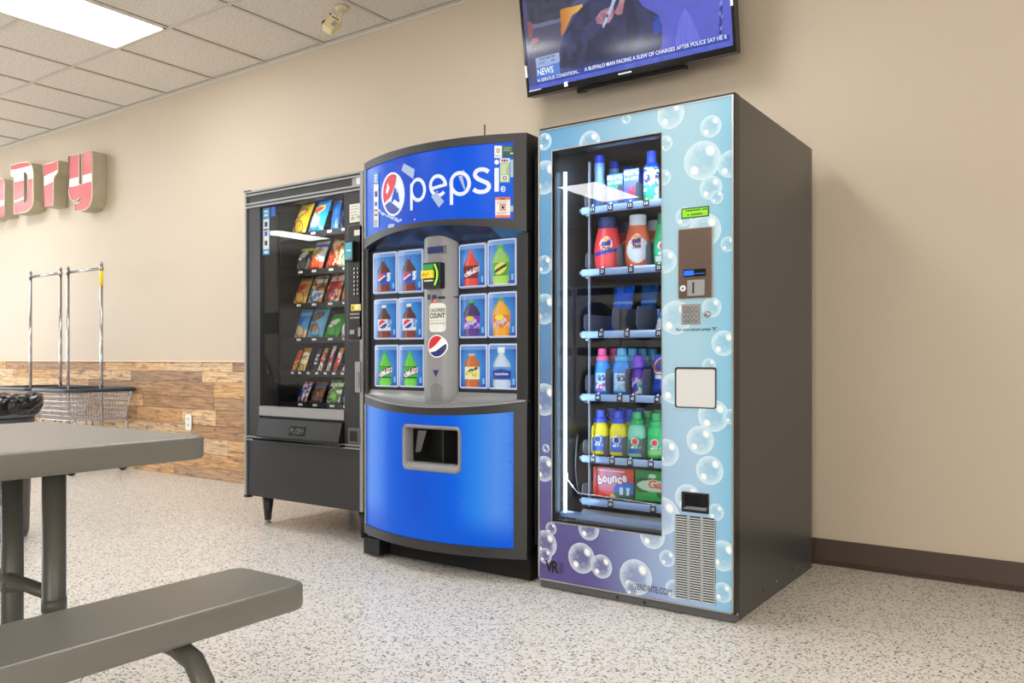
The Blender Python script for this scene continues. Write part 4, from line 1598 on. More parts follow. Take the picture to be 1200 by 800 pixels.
def sticker(name, x0, y0, x1, y1, bands, label=None):
    b_ = MB()
    cs = dense([Z(x0, y1), Z(x1, y1)], 4)
    ct = dense([Z(x0, y0), Z(x1, y0)], 4)
    n = len(cs) - 1

    def fn(a, b, o=.0095):
        i = min(n - 1, int(a * n)); t = a * n - i
        lo = [cs[i][d] * (1 - t) + cs[i + 1][d] * t for d in (0, 1)]
        hi = [ct[i][d] * (1 - t) + ct[i + 1][d] * t for d in (0, 1)]
        return on(o)(lo[0] * (1 - b) + hi[0] * b, lo[1] * (1 - b) + hi[1] * b)
    for k, (a0, a1, b0, b1, m) in enumerate(bands):
        b_.poly([fn(a0, b0, .0092 + .0001 * k), fn(a1, b0, .0092 + .0001 * k), fn(a1, b1, .0092 + .0001 * k), fn(a0, b1, .0092 + .0001 * k)], m)
    return b_.build(name, sign, label=label), fn


def lines(a0, a1, b0, b1, n, m, s=1):
    return [(a0, a0 + (a1 - a0) * (.6 + .4 * hash2(i, s)), b0 + (b1 - b0) * i / n, b0 + (b1 - b0) * (i + .4) / n, m) for i in range(n)]


sticker('sticker', 845, 60, 893, 138, [(0, 1, 0, 1, 'paper'), (.3, .7, .45, .75, 'black_ink'), (.38, .62, .52, .68, 'paper')] + lines(.1, .9, .08, .32, 3, 'grey_ink'))
sticker('sticker', 896, 58, 968, 130, [(0, 1, 0, 1, 'dark_green_ink'), (.7, .95, .25, .36, 'paper')] + lines(.1, .9, .5, .9, 4, 'pale_green_ink'))
sticker('sticker', 880, 140, 943, 294, [(0, 1, 0, 1, 'pale_green_ink'), (0, 1, .82, 1, 'paper'), (.15, .35, .85, .96, 'red_ink'), (.4, .6, .85, .96, 'navy_ink'), (.65, .85, .85, .96, 'green_ink'), (.15, .85, .06, .3, 'paper'), (.3, .7, .1, .26, 'dark_green_ink'), (.4, .6, .14, .22, 'paper')] + lines(.1, .9, .36, .78, 7, 'paper', 4))
sticker('sticker', 947, 148, 972, 260, [(0, 1, 0, 1, 'sign_pale')])
sticker('sticker', 947, 430, 974, 492, [(0, 1, .2, .8, 'sign_pale')])
sticker('warning_sticker', 851, 388, 946, 518, [(0, 1, 0, 1, 'paper'), (0, 1, .86, 1, 'orange_ink'), (0, 1, 0, .12, 'orange_ink'), (.3, .7, .34, .66, 'red_ink'), (.36, .64, .39, .61, 'paper'), (.42, .6, .42, .58, 'black_ink'), (.3, .7, .9, .95, 'black_ink')] + lines(.1, .95, .16, .3, 3, 'grey_ink', 2) + lines(.1, .95, .69, .83, 3, 'grey_ink', 3), label='white and orange warning sticker')
sticker('sticker', 74, 228, 104, 578, [(0, 1, 0, 1, 'paper'), (0, 1, .78, 1, 'sky_ink'), (.2, .8, .55, .65, 'navy_ink'), (.2, .8, .38, .46, 'blue_ink'), (.2, .8, .2, .32, 'black_ink'), (.3, .7, .23, .29, 'paper')] + lines(.15, .9, .02, .14, 4, 'black_ink', 3) + lines(.15, .9, .82, .97, 4, 'white', 5))

# recessed selection board
RY_ = QY + .012
zt0, zt1 = .765, 1.44
sb = MB().box(QX0 + .010, QX1 - .002, RY_, RY_ + .02, zt0, zt1 + .04, 'black_plastic')
sb.box(QX0, QX0 + .014, QY - .002, RY_ + .02, zt0 - .03, zt1, 'black_metal').box(QX1 - .055, QX1, QY - .004, RY_ + .02, zt0 - .02, zt1, 'black_metal')
sb.build('selection_board', soda, bevel=.002)
# dark printed soffit under the arched lip
so = MB()
n = 24


def soff(a, b):
    x = QX0 + .015 + (QX1 - QX0 - .03) * a
    return (x, bow(x) - .010 + (RY_ - bow(x) + .008) * b, zl(x) + .001 - (zl(x) - 1.415) * b)


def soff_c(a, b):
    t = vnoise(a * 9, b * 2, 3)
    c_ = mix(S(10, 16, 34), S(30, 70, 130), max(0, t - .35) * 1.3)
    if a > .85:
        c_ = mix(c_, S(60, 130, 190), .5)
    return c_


so.grid(soff, 60, 6, 'print_film', soff_c)
so.build('soffit', soda)

# drink windows
def drink(liq, cap, lab, art, logo=None, shape='cola', liq2=None, band=None):
    def hw(h):
        if shape == 'water':
            ks = [(0, .30), (.12, .33), (.18, .30), (.24, .335), (.48, .335), (.58, .30), (.68, .20), (.76, .12), (.80, .10), (.82, .13), (.94, .13), (.941, 0)]
        elif shape == 'tea':
            ks = [(0, .24), (.10, .28), (.16, .25), (.22, .29), (.52, .29), (.62, .27), (.70, .16), (.755, .12), (.756, .115), (.80, .115), (.801, 0)]
        elif shape == 'wide':
            ks = [(0, .27), (.12, .31), (.2, .31), (.45, .33), (.55, .33), (.68, .24), (.76, .12), (.79, .10), (.80, .13), (.90, .13), (.901, 0)]
        else:
            ks = [(0, .25), (.08, .29), (.15, .26), (.2, .29), (.48, .30), (.58, .26), (.68, .15), (.76, .09), (.79, .08), (.795, .11), (.87, .11), (.871, 0)]
        for (h0, w0), (h1, w1) in zip(ks, ks[1:]):
            if h0 <= h <= h1:
                return w0 + (w1 - w0) * (h - h0) / max(1e-6, h1 - h0)
        return 0
    capz = {'water': .82, 'tea': .755, 'wide': .80, 'cola': .795}[shape]

    def f(a, b):
        x = a - .5
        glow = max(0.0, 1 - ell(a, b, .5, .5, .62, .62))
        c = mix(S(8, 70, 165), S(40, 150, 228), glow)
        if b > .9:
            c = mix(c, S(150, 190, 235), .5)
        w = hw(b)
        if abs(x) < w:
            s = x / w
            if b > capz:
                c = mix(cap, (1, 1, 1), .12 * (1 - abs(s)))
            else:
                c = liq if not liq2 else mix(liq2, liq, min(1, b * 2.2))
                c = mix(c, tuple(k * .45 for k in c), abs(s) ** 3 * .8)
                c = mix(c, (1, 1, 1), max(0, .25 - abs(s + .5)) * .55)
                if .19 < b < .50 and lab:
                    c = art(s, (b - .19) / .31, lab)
        if abs(x) > .36 and x > 0 and .08 < b < .22 and abs(x - .40) < .035:
            c = S(120, 190, 240)
        return c
    return f


def A_globe(diet):
    def f(s, q, lab):
        c = S(222, 228, 236) if diet else S(20, 80, 190)
        e = ell(s, q, -.2, .55, .62, .36)
        if e < 1:
            w = q - .55 - .35 * (s + .2)
            c = S(225, 30, 50) if w > .06 else (S(245, 245, 250) if w > -.07 else S(20, 60, 160))
        elif s > .55 and vnoise(s * 3, q * 14, 1) > .45:
            c = S(235, 240, 250) if not diet else S(110, 150, 210)
        return c
    return f


def A_dew(red_):
    def f(s, q, lab):
        c = lab
        w = q - .5 - .28 * s
        if abs(w) < .24:
            c = S(240, 245, 240) if not red_ else S(250, 220, 215)
        if abs(w + .02) < .13:
            c = S(205, 30, 40) if vnoise(s * 7, q * 4, 2) > .3 else S(245, 245, 245)
        if .13 < w < .26 and vnoise(s * 8, q * 10, 5) > .4:
            c = S(20, 90, 50) if not red_ else S(30, 30, 34)
        if q < .12 or q > .93:
            c = S(12, 40, 24) if not red_ else S(40, 16, 18)
        return c
    return f


def A_oval(oval, ink):
    def f(s, q, lab):
        c = lab
        if ell(s, q, 0, .55, .72, .40, .25) < 1:
            c = oval
            if abs(q - .55 - .35 * s) < .11:
                c = ink
        return c
    return f


def A_crush(dark, sun):
    def f(s, q, lab):
        c = lab
        if ell(s, q, -.15, .78, .5, .22) < 1:
            c = sun
        if q < .4 and vnoise(s * 5, q * 9, 3) > .55:
            c = mix(lab, (1, 1, 1), .35)
        return c
    return f


def A_tea(s, q, lab):
    c = lab
    w = q - .55 - .2 * s
    if abs(w) < .30 and abs(s) < .85:
        c = S(24, 70, 60) if vnoise(s * 4, q * 8, 2) > .42 else S(235, 235, 190)
    if ell(s, q, .45, .32, .28, .14) < 1:
        c = S(245, 200, 50)
    if .1 < w < .2 and abs(s) < .6:
        c = S(40, 90, 160)
    return c


def A_aq(s, q, lab):
    c = S(14, 50, 150)
    if q > .82 - .12 * abs(s):
        c = S(70, 150, 215)
    if q < .12:
        c = S(40, 110, 190)
    return c


COLA, RCOLA = S(92, 24, 14), S(140, 44, 22)
prods = {
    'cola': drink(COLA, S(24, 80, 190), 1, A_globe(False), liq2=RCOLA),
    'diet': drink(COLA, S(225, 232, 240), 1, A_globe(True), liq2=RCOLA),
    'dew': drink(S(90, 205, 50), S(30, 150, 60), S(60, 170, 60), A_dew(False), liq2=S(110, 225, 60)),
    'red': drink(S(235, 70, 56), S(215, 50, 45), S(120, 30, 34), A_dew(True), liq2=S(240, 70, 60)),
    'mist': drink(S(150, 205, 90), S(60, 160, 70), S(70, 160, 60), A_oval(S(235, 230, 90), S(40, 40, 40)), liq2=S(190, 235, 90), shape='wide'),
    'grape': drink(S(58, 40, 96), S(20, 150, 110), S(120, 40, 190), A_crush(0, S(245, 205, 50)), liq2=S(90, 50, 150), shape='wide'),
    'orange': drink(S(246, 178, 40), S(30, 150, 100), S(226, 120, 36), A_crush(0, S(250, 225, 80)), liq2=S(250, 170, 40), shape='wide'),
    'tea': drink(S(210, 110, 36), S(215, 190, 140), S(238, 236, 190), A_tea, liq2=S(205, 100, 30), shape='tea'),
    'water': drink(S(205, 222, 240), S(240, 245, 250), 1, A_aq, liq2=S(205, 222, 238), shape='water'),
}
WIN = [(439.5, 467, 296, 344, 'cola'), (468.5, 497.5, 293, 343, 'cola'), (440.5, 468, 350.5, 397.5, 'diet'), (469, 498, 348.5, 397.5, 'diet'), (441.5, 468.5, 404, 453, 'dew'), (470, 499, 404, 453.5, 'dew'),
       (540, 571.5, 286, 337, 'red'), (573.5, 607, 280.5, 335, 'mist'), (540.5, 572, 344.5, 396, 'grape'), (574, 607.8, 342, 395.5, 'orange'), (541, 573, 403.5, 455, 'tea'), (574.5, 608.5, 402.5, 456, 'water')]
lettering = {'grape': ('Crush', 'white_ink', .30, .38, 25), 'orange': ('Crush', 'white_ink', .30, .38, 25), 'water': ('AQUAFINA', 'white_ink', .30, .345, 0), 'dew': ('DEW', 'white_ink', .28, .34, 20), 'red': ('DEW', 'white_ink', .28, .34, 20), 'tea': ('Brisk', 'yellow_ink', .33, .40, 12)}
for (u0, u1, v0, v1, kind) in WIN:
    um = (u0 + u1) / 2
    x0, x1 = P(u0, 400, RY_)[0], P(u1, 400, RY_)[0]
    z0, z1 = P(um, v1, RY_)[1], P(um, v0, RY_)[1]
    w_ = MB()
    w_.rbox(x0 - .001, x1 + .001, RY_ - .012, RY_ + .001, z0 - .001, z1 + .001, .012, 'sign_pale')

    def fn(a, b):
        s = 2 * a - 1
        return (x0 + .004 + (x1 - x0 - .008) * a, RY_ - .0125 - .012 * (1 - s * s), z0 + .005 + (z1 - z0 - .010) * b)
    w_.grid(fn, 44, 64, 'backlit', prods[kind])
    for q, m_, s_ in ((0, 'sign_white', .0), (1, 'sign_white', 1)):
        w_.tube([fn(s_ * .999 + .0005, b / 10) for b in range(11)], .0018, m_, seg=6)
        w_.tube([fn(b / 10, s_ * .999 + .0005) for b in range(11)], .0015, m_, seg=6)
    if kind in lettering:
        tx, m_, l0, l1, ang = lettering[kind]
        wd = .42 if kind != 'water' else .5

        def tf(a, b, l0=l0, l1=l1, ang=ang, wd=wd):
            xx = (a - .5) * wd
            p = fn(.5 + xx, (l0 + l1) / 2 + (b - .5) * (l1 - l0) * 1.3 + xx * math.tan(R(ang)) * .55)
            return (p[0], p[1] - .001, p[2])
        if kind in ('grape', 'orange'):
            w_.text(tx, lambda a, b: (lambda p: (p[0], p[1] + .0005, p[2]))(tf(a, b)), 'dark_green_ink', .06)
            w_.text(tx, lambda a, b: (lambda p: (p[0], p[1] - .0005, p[2]))(tf(a, b)), 'sign_white', .025)
        else:
            w_.text(tx, tf, 'sign_white' if m_ == 'white_ink' else m_, .03)
    nm = {'cola': 'dark cola with blue label', 'diet': 'dark cola with white label', 'dew': 'lime green soda', 'red': 'red soda', 'mist': 'green citrus soda', 'grape': 'purple grape soda', 'orange': 'orange soda', 'tea': 'amber iced tea', 'water': 'clear water'}[kind]
    w_.build('drink_window', soda, label='lit picture button of a bottle of ' + nm)

# selection column in the middle
CX0, CX1 = -2.445, -2.262
CF = QY - .045
cz0 = P(517, 468, CF)[1]; cz1 = P(515, 279, CF)[1]
cx = (CX0 + CX1) / 2
hwc = (CX1 - CX0) / 2
cm = MB()


def col_w(z):
    if z > cz1 - .05:
        return 1
    return 1


def colf(a, z):
    """a in -1..1 across; front of the column with soft sides"""
    s = a
    return (cx + hwc * s, CF + (abs(s) ** 4) * .05 - .008 * (1 - s * s), z)


out_ = []
na = 28
rows_z = [cz0 - .006, cz0, cz0 + .02, cz0 + .06, cz0 + .2, (cz0 + cz1) / 2, cz1 - .05, cz1 - .02, cz1]
vs, fs = [], []
for z in rows_z:
    for i in range(na + 1):
        s = -1 + 2 * i / na
        x, y, zz = colf(s, z)
        if z >= cz1 - .021:
            zz = z + .018 * (1 - s * s) - (.012 if z == cz1 else 0) + .006
        if z <= cz0 + .001:
            zz = z - .026 * (1 - s * s)
            if z < cz0:
                y += .004
        vs.append((x, y, zz))
for j in range(len(rows_z) - 1):
    for i in range(na):
        a = j * (na + 1) + i
        fs.append((a, a + 1, a + na + 2, a + na + 1))
cm.add(vs, fs, 'silver_plastic', smooth=True)
top = [(len(rows_z) - 1) * (na + 1) + i for i in range(na + 1)]
tv = [vs[i] for i in top] + [(vs[i][0], RY_, vs[i][2] - .004) for i in top]
cm.add(tv, [(i, i + 1, i + na + 2, i + na + 1) for i in range(na)], 'silver_plastic', smooth=True)
bv = [vs[i] for i in range(na + 1)] + [(vs[i][0], RY_, vs[i][2] + .004) for i in range(na + 1)]
cm.add(bv, [(i + na + 1, i + na + 2, i + 1, i) for i in range(na)], 'silver_plastic', smooth=True)
for sgn in (-1, 1):
    x = cx + hwc * sgn
    y0 = colf(1, 0)[1]
    cm.box(min(x, x - .004 * sgn), max(x, x - .004 * sgn), y0, RY_ + .002, cz0 - .0, cz1 - .0, 'brushed' if sgn > 0 else 'silver_plastic')
column = cm.build('selector_column', soda, label='grey upright column holding the payment slots')


def PC(u, v):
    a, b = ray(u)
    f = (CF - .007) / b
    return a * f, CAMZ + (HZ - v) / FPX * f


def crect(u0, u1, v0, v1):
    return PC(u0, (v0 + v1) / 2)[0], PC(u1, (v0 + v1) / 2)[0], PC((u0 + u1) / 2, v1)[1], PC((u0 + u1) / 2, v0)[1]


def yc(x):
    return colf(max(-1, min(1, (x - cx) / hwc)), 0)[1]


def curved_patch(mb, poly, off, m):
    pl = ccw(poly)
    xa, xb = min(p[0] for p in pl), max(p[0] for p in pl)
    n = 12
    for i in range(n):
        q = clip(pl, xa + (xb - xa) * i / n, xa + (xb - xa) * (i + 1) / n, -9, 9)
        if len(q) > 2:
            mb.poly([(x, yc(x) - off, z) for x, z in q], m)
    return mb


x0, x1, z0, z1 = crect(502.5, 520, 289, 296.5)
MB().rbox(x0 - .003, x1 + .003, yc(x0) - .004, yc(x1) + .03, z0 - .003, z1 + .004, .004, 'silver_plastic').rbox(x0, x1, CF - .016, CF, z0, z1, .003, 'screen_navy').build('display', column)
x0, x1, z0, z1 = crect(499.5, 520, 308, 338.5)
bm = MB().rbox(x0 + .002, x1, CF - .030, CF, z0, z1, .006, 'black_plastic')
bm.box(x0 + .004, x0 + (x1 - x0) * .62, CF - .034, CF - .028, z0 + (z1 - z0) * .72, z0 + (z1 - z0) * .93, 'green_ink')
bm.box(x0 - .002, x0 + (x1 - x0) * .66, CF - .040, CF - .028, z0 + (z1 - z0) * .40, z0 + (z1 - z0) * .70, 'yellow_ink')
for i in range(4):
    a = x0 + .004 + i * .010
    bm.box(a, a + .005, CF - .0408, CF - .039, z0 + (z1 - z0) * (.46 + .06 * (i % 2)), z0 + (z1 - z0) * (.54 + .06 * (i % 2)), 'black_ink' if i % 2 else 'red_ink')
bm.box(x0 + .008, x0 + (x1 - x0) * .6, CF - .0308, CF - .029, z0 + (z1 - z0) * .28, z0 + (z1 - z0) * .34, 'paper')
arc = [(x0 + (x1 - x0) * (.70 + .16 * sin(pi * k / 10)), z0 + (z1 - z0) * (.12 + .80 * k / 10)) for k in range(11)]
bm.tube([(a, CF - .033, b) for a, b in arc], .004, mat('lit_green', S(150, 230, 60), .3, emit=.7), seg=6)
bm.build('note_reader', column, label='black note reader with yellow and green panels')
x0, x1, z0, z1 = crect(503.5, 520.5, 355, 389)
p_ = MB()
curved_patch(p_, rrect(x0, x1, z0, z1, .018, 6), .0012, 'paper')
h_ = z1 - z0


def ctext(txt, xa, xb, za, zb, m, bold, off=.002):
    p_.text(txt, lambda a, b: (xa + (xb - xa) * a, yc(xa + (xb - xa) * a) - off, za + (zb - za) * b), m, bold)


ctext('CALORIES', x0 + .004, x1 - .002, z0 + h_ * .70, z0 + h_ * .82, 'black_ink', .02)
ctext('COUNT', x0 + .004, x1 - .002, z0 + h_ * .48, z0 + h_ * .66, 'black_ink', .03)
ctext('CHECK THEN CHOOSE', x0 + .006, x1 - .004, z0 + h_ * .27, z0 + h_ * .33, 'black_ink', .0)
curved_patch(p_, [(x0 + .005, z0 + h_ * .40), (x1 - .004, z0 + h_ * .40), (x1 - .004, z0 + h_ * .41), (x0 + .005, z0 + h_ * .41)], .002, 'grey_ink')
p_.build('calorie_label', column)
x0, x1, z0, z1 = crect(502, 522, 392, 419)
p_ = MB()
ccx, ccz, rx, rz = (x0 + x1) / 2, (z0 + z1) / 2, (x1 - x0) / 2, (z1 - z0) / 2
cir = [(ccx + rx * cos(R(a)), ccz + rz * sin(R(a))) for a in range(0, 360, 10)]
cin = [(ccx + rx * .9 * cos(R(a)), ccz + rz * .9 * sin(R(a))) for a in range(0, 360, 10)]
curved_patch(p_, cir, .0014, 'white')
up = [p for p in cin if p[1] - ccz > .25 * (p[0] - ccx) + .1 * rz]
wav = smooth([(ccx - rx * .88, ccz - rz * .28), (ccx - rx * .3, ccz - rz * .02), (ccx + rx * .2, ccz + rz * .38), (ccx + rx * .5, ccz + rz * .72)])
curved_patch(p_, wav + [(ccx + rx * .9 * cos(R(a)), ccz + rz * .9 * sin(R(a))) for a in range(60, 196, 8)], .0018, 'red_ink')
wav = smooth([(ccx - rx * .72, ccz - rz * .52), (ccx - rx * .1, ccz - rz * .42), (ccx + rx * .4, ccz - rz * .12), (ccx + rx * .86, ccz + rz * .2)])
curved_patch(p_, wav + [(ccx + rx * .9 * cos(R(a)), ccz + rz * .9 * sin(R(a))) for a in range(8, -142, -8)], .0018, 'navy_ink')
p_.build('round_emblem', column)
for tri in ([(524.5, 347), (532, 342.5), (532, 352.5)], [(507.5, 433.5), (514.5, 433.5), (511, 441.5)]):
    curved_patch(MB(), [PC(*q) for q in tri], .0016, 'navy_ink').build('arrow_mark', column)
p_ = MB()
x0, x1, z0, z1 = crect(506.5, 512, 345.5, 354)
curved_patch(p_, [(x0, z0), (x1, z0), (x1, z1), (x0, z1)], .0014, 'navy_ink')
curved_patch(p_, [(x0 + .004, z0), (x1, z0), (x1, z0 + .014), (x0 + .010, z0 + .014)], .0018, 'orange_ink')
x0, x1, z0, z1 = crect(513.5, 520, 347, 350)
curved_patch(p_, [(x0, z0), (x1, z0), (x1, z1), (x0, z1)], .0014, 'black_ink')
x0, x1, z0, z1 = crect(501, 504.5, 345, 351)
curved_patch(p_, [(x0, z0), (x1, z0), (x1, z1), (x0, z1)], .0014, 'black_plastic')
for v in (358.5, 383.5):
    z = PC(515, v)[1]
    cs_ = [(cx + hwc * (-1 + 2 * i / 20)) for i in range(21)]
    p_.add([(x, yc(x) - .0008, z) for x in cs_] + [(x, yc(x) - .0008, z + .0016) for x in cs_], [(i, i + 1, i + 22, i + 21) for i in range(20)], 'grey_ink')
p_.build('column_marks', column)
x0, x1, z0, z1 = crect(505, 518, 449, 470)
p_ = MB()
curved_patch(p_, [(x0, z0), (x1, z0)] + [((x0 + x1) / 2 + (x1 - x0) / 2 * cos(R(a)), z1 - .024 + .024 * sin(R(a))) for a in range(0, 181, 15)], .0012, mat('column_flap', S(120, 120, 120), .4))
p_.build('coin_return', column)

# shelf under the board
zst = lambda x: .769
zsl = lambda x: .748 - arch(x, .036)
sh = MB()


def sf(a, b):
    x = QX0 + .004 + (QX1 - QX0 - .008) * a
    return (x, bow(x) - .012 + (RY_ - bow(x) + .012) * b, zsl(x) + (.770 - zsl(x)) * b ** 4)


sh.grid(sf, 50, 16, 'brushed')
bowed(sh, QX0 + .004, QX1 - .004, lambda x: zsl(x) - .006, lambda x: zsl(x) + .0005, None, .0125, 'silver_plastic')
sh.build('shelf', soda)

# lower panel
zb1 = lambda x: .704 - arch(x, .030)
zb0 = .140
fr = MB()
bowed(fr, QX0, QX1, zb1, lambda x: zsl(x) - .005, None, .008, 'black_metal')
bowed(fr, QX0, QX1, QZ, zb0, None, .012, 'black_metal')
bowed(fr, QX0, QX0 + .014, zb0, zb1, None, .010, 'silver_plastic', 2)
bowed(fr, QX1 - .050, QX1, zb0, zb1, None, .010, 'black_metal', 4)
fr.build('lower_frame', soda)


def lower_material():
    m, nt, p = nodes('lower_blue')
    ge = N(nt, 'ShaderNodeNewGeometry')
    sp = N(nt, 'ShaderNodeSeparateXYZ')
    nt.links.new(ge.outputs['Position'], sp.inputs[0])
    mr = N(nt, 'ShaderNodeMapRange')
    mr.inputs[1].default_value, mr.inputs[2].default_value = QX0, QX1
    nz = N(nt, 'ShaderNodeTexNoise', i_Scale=1.0, i_Detail=3.0)
    mp = N(nt, 'ShaderNodeMapping')
    mp.inputs['Scale'].default_value = (40, 1, 160)
    nt.links.new(ge.outputs['Position'], mp.inputs['Vector'])
    nt.links.new(mp.outputs[0], nz.inputs['Vector'])
    wob = N(nt, 'ShaderNodeMath', operation='MULTIPLY_ADD')
    wob.inputs[1].default_value = .06
    nt.links.new(nz.outputs['Fac'], wob.inputs[0])
    nt.links.new(sp.outputs['X'], wob.inputs[2])
    nt.links.new(wob.outputs[0], mr.inputs[0])
    rp = N(nt, 'ShaderNodeValToRGB')
    nt.links.new(mr.outputs[0], rp.inputs['Fac'])
    e = rp.color_ramp.elements
    e[0].position, e[0].color = 0.0, (*S(12, 80, 215), 1)
    e[1].position, e[1].color = 1.0, (*S(8, 100, 235), 1)
    for q, c_ in ((.10, (86, 150, 250)), (.17, (60, 140, 250)), (.28, (0, 104, 236)), (.5, (0, 88, 220)), (.70, (0, 104, 238)), (.82, (50, 146, 252)), (.90, (92, 156, 250)), (.95, (80, 150, 250))):
        k = e.new(q); k.color = (*S(*c_), 1)
    # the highlights painted into the blue at both sides fade towards the bottom
    zf = N(nt, 'ShaderNodeMapRange', interpolation_type='SMOOTHSTEP')
    zf.inputs[1].default_value, zf.inputs[2].default_value = .14, .30
    nt.links.new(sp.outputs['Z'], zf.inputs[0])
    mx = N(nt, 'ShaderNodeMix', data_type='RGBA')
    mx.inputs['A'].default_value = (*S(0, 96, 230), 1)
    nt.links.new(zf.outputs[0], mx.inputs['Factor'])
    nt.links.new(rp.outputs['Color'], mx.inputs['B'])
    nt.links.new(mx.outputs['Result'], p.inputs['Emission Color'])
    p.inputs['Emission Strength'].default_value = .8
    p.inputs['Base Color'].default_value = (*S(2, 16, 50), 1)
    p.inputs['Roughness'].default_value = 0.3
    p.inputs['Specular IOR Level'].default_value = 0.15
    return m


M['lower_blue'] = lower_material()
lp = MB()
# chute opening
hx0, hz0 = PS(475, 550); hx1, hz1 = PS(541.5, 499)
hz0, hz1 = PS(508, 552)[1], PS(508, 499)[1]
ix0, ix1 = hx0 + .012, hx1 - .012
iz0, iz1 = hz0 + .030, hz1 - .014
PX0, PX1 = QX0 + .014, QX1 - .05
bowed(lp, PX0, ix0 - .006, zb0, zb1, -.02, .004, 'lower_blue', 14)
bowed(lp, ix1 + .006, PX1, zb0, zb1, -.02, .004, 'lower_blue', 20)
bowed(lp, ix0 - .006, ix1 + .006, zb0, iz0 - .010, -.02, .004, 'lower_blue', 14)
bowed(lp, ix0 - .006, ix1 + .006, iz1 + .006, zb1, -.02, .004, 'lower_blue', 14)
lp.build('lower_panel', soda, label='lit blue lower panel')
# chute: silver surround, dark pocket, flap
ch = MB()
ob = rrect(hx0, hx1, hz0, hz1, .022, 6)
ib = rrect(ix0, ix1, iz0, iz1, .008, 6)
nO = len(ob)
F_o, F_i = on(.012), on(.020)


def crown(p):
    s = (p[0] - (hx0 + hx1) / 2) / ((hx1 - hx0) / 2)
    k = .008 * (1 - s * s)
    return (p[0], p[1] + (k if p[1] > (hz0 + hz1) / 2 else -k))


ob = [crown(p) for p in ob]
mid = [(p[0] * .72 + q[0] * .28, p[1] * .72 + q[1] * .28) for p, q in zip(ob, ib)]
loops = [[on(.003)(*p) for p in ob], [on(.017)(*p) for p in ob], [on(.022)(*p) for p in mid], [on(.010)(*p) for p in ib], [(p[0], bow(p[0]) + .046, p[1]) for p in ib]]
vv = [p for l in loops for p in l]
ff = []
for j in range(4):
    for i in range(nO):
        k = (i + 1) % nO
        ff.append((j * nO + i, j * nO + k, (j + 1) * nO + k, (j + 1) * nO + i))
ch.add(vv, ff, 'silver_plastic', smooth=True)
chute = ch.build('delivery_chute', soda, label='silver framed bottle chute')
pk = MB()
pl = [(p[0], bow(p[0]) + .040, p[1]) for p in ib]
bk = [(p[0], QY + .10, p[1]) for p in ib]
pk.add(pl + bk, [(i, (i + 1) % nO, (i + 1) % nO + nO, i + nO) for i in range(nO)] + [tuple(range(2 * nO - 1, nO - 1, -1))[::-1]], 'black_matte')
pk.poly([(ix0 + .03, bow(ix0) + .02, iz0 + .04), (ix0 + .06, bow(ix0) + .02, iz0 + .045), (ix0 + .10, bow(ix0) + .015, iz1 - .01), (ix0 + .05, bow(ix0) + .015, iz1 - .01)], 'grey_base')
pk.box((ix0 + ix1) / 2 + .02, (ix0 + ix1) / 2 + .026, QY - .06, QY + .05, iz0, iz1, 'black_metal')
pk.build('chute_pocket', chute)
# aerial standing on the roof
x, z = P(568, 157, 3.2)
MB().tube([(x, 3.2, QT - .012), (x, 3.2, P(568, 146, 3.2)[1])], .0035, 'black_plastic', seg=8).build('antenna', soda)
# ================================================================== snack machine (farthest)
NX0, NX1, NY, NB, NT = -3.838, -2.921, 2.88, .164, 1.831
ND = 3.70
snk = empty('snack_vending_machine', ((NX0 + NX1) / 2, 3.3, 0), 'black snack vending machine with silver edges on tapered legs, nearest the wooden wainscot', 'vending machine')


def N2(u, v):
    return P(u, v, NY)


def nrect(u0, u1, v0, v1):
    um, vm = (u0 + u1) / 2, (v0 + v1) / 2
    return N2(u0, vm)[0], N2(u1, vm)[0], N2(um, v1)[1], N2(um, v0)[1]


c = MB()
cy2 = NY + .06
c.box(NX0 + .004, NX0 + .03, cy2, ND, NB, NT - .01, 'black_metal').box(NX1 - .03, NX1 - .004, cy2, ND, NB, NT - .01, 'black_metal')
c.box(NX0 + .03, NX1 - .03, ND - .03, ND, NB, NT - .01, 'black_metal').box(NX0 + .03, NX1 - .03, cy2, ND - .03, NT - .018, NT - .01, 'black_metal')
c.box(NX0 + .03, NX1 - .03, cy2, ND - .03, NB, NB + .03, 'black_metal')
c.build('cabinet', snk, bevel=.003)
wx0, wx1 = N2(304, 400)[0], N2(403, 400)[0]
wz0 = N2(353, 478)[1]
zl1 = N2(292, 242.4)[1]                       # underside of the upper rail
zt_ = zl1 - .012
zrail = N2(291, 513)[1]
d = MB()
d.box(NX0 + .012, NX1 - .012, NY + .004, NY + .05, zl1, NT - .004, 'black_metal')       # sign board
d.box(NX0 + .012, wx0, NY + .004, NY + .05, zrail, zl1, 'black_metal')
d.box(wx1, NX1 - .012, NY + .004, NY + .05, zrail, zl1, 'black_metal')
d.box(wx0, wx1, NY + .004, NY + .05, zt_, zl1, 'black_metal')
d.box(wx0, wx1, NY + .012, NY + .05, zrail, wz0 - .055, 'black_metal')
d.build('door', snk)
MB().box(NX0 + .010, NX1 - .010, NY + .004, NY + .05, NB, zrail, 'black_metal').build('kick_panel', snk, bevel=.002)
e = MB()
e.box(NX0, NX0 + .014, NY - .004, NY + .05, NB + .002, NT, 'brushed').box(NX1 - .022, NX1, NY - .004, NY + .05, NB + .002, NT, 'brushed')
for z, hh in ((NT - .008, .010), (NT - .026, .008), (zl1 + .010, .009), (zl1 - .008, .009), (zrail + .006, .007), (zrail - .010, .007)):
    e.box(NX0 + .014, NX1 - .022, NY - .004, NY + .03, z, z + hh, 'brushed')
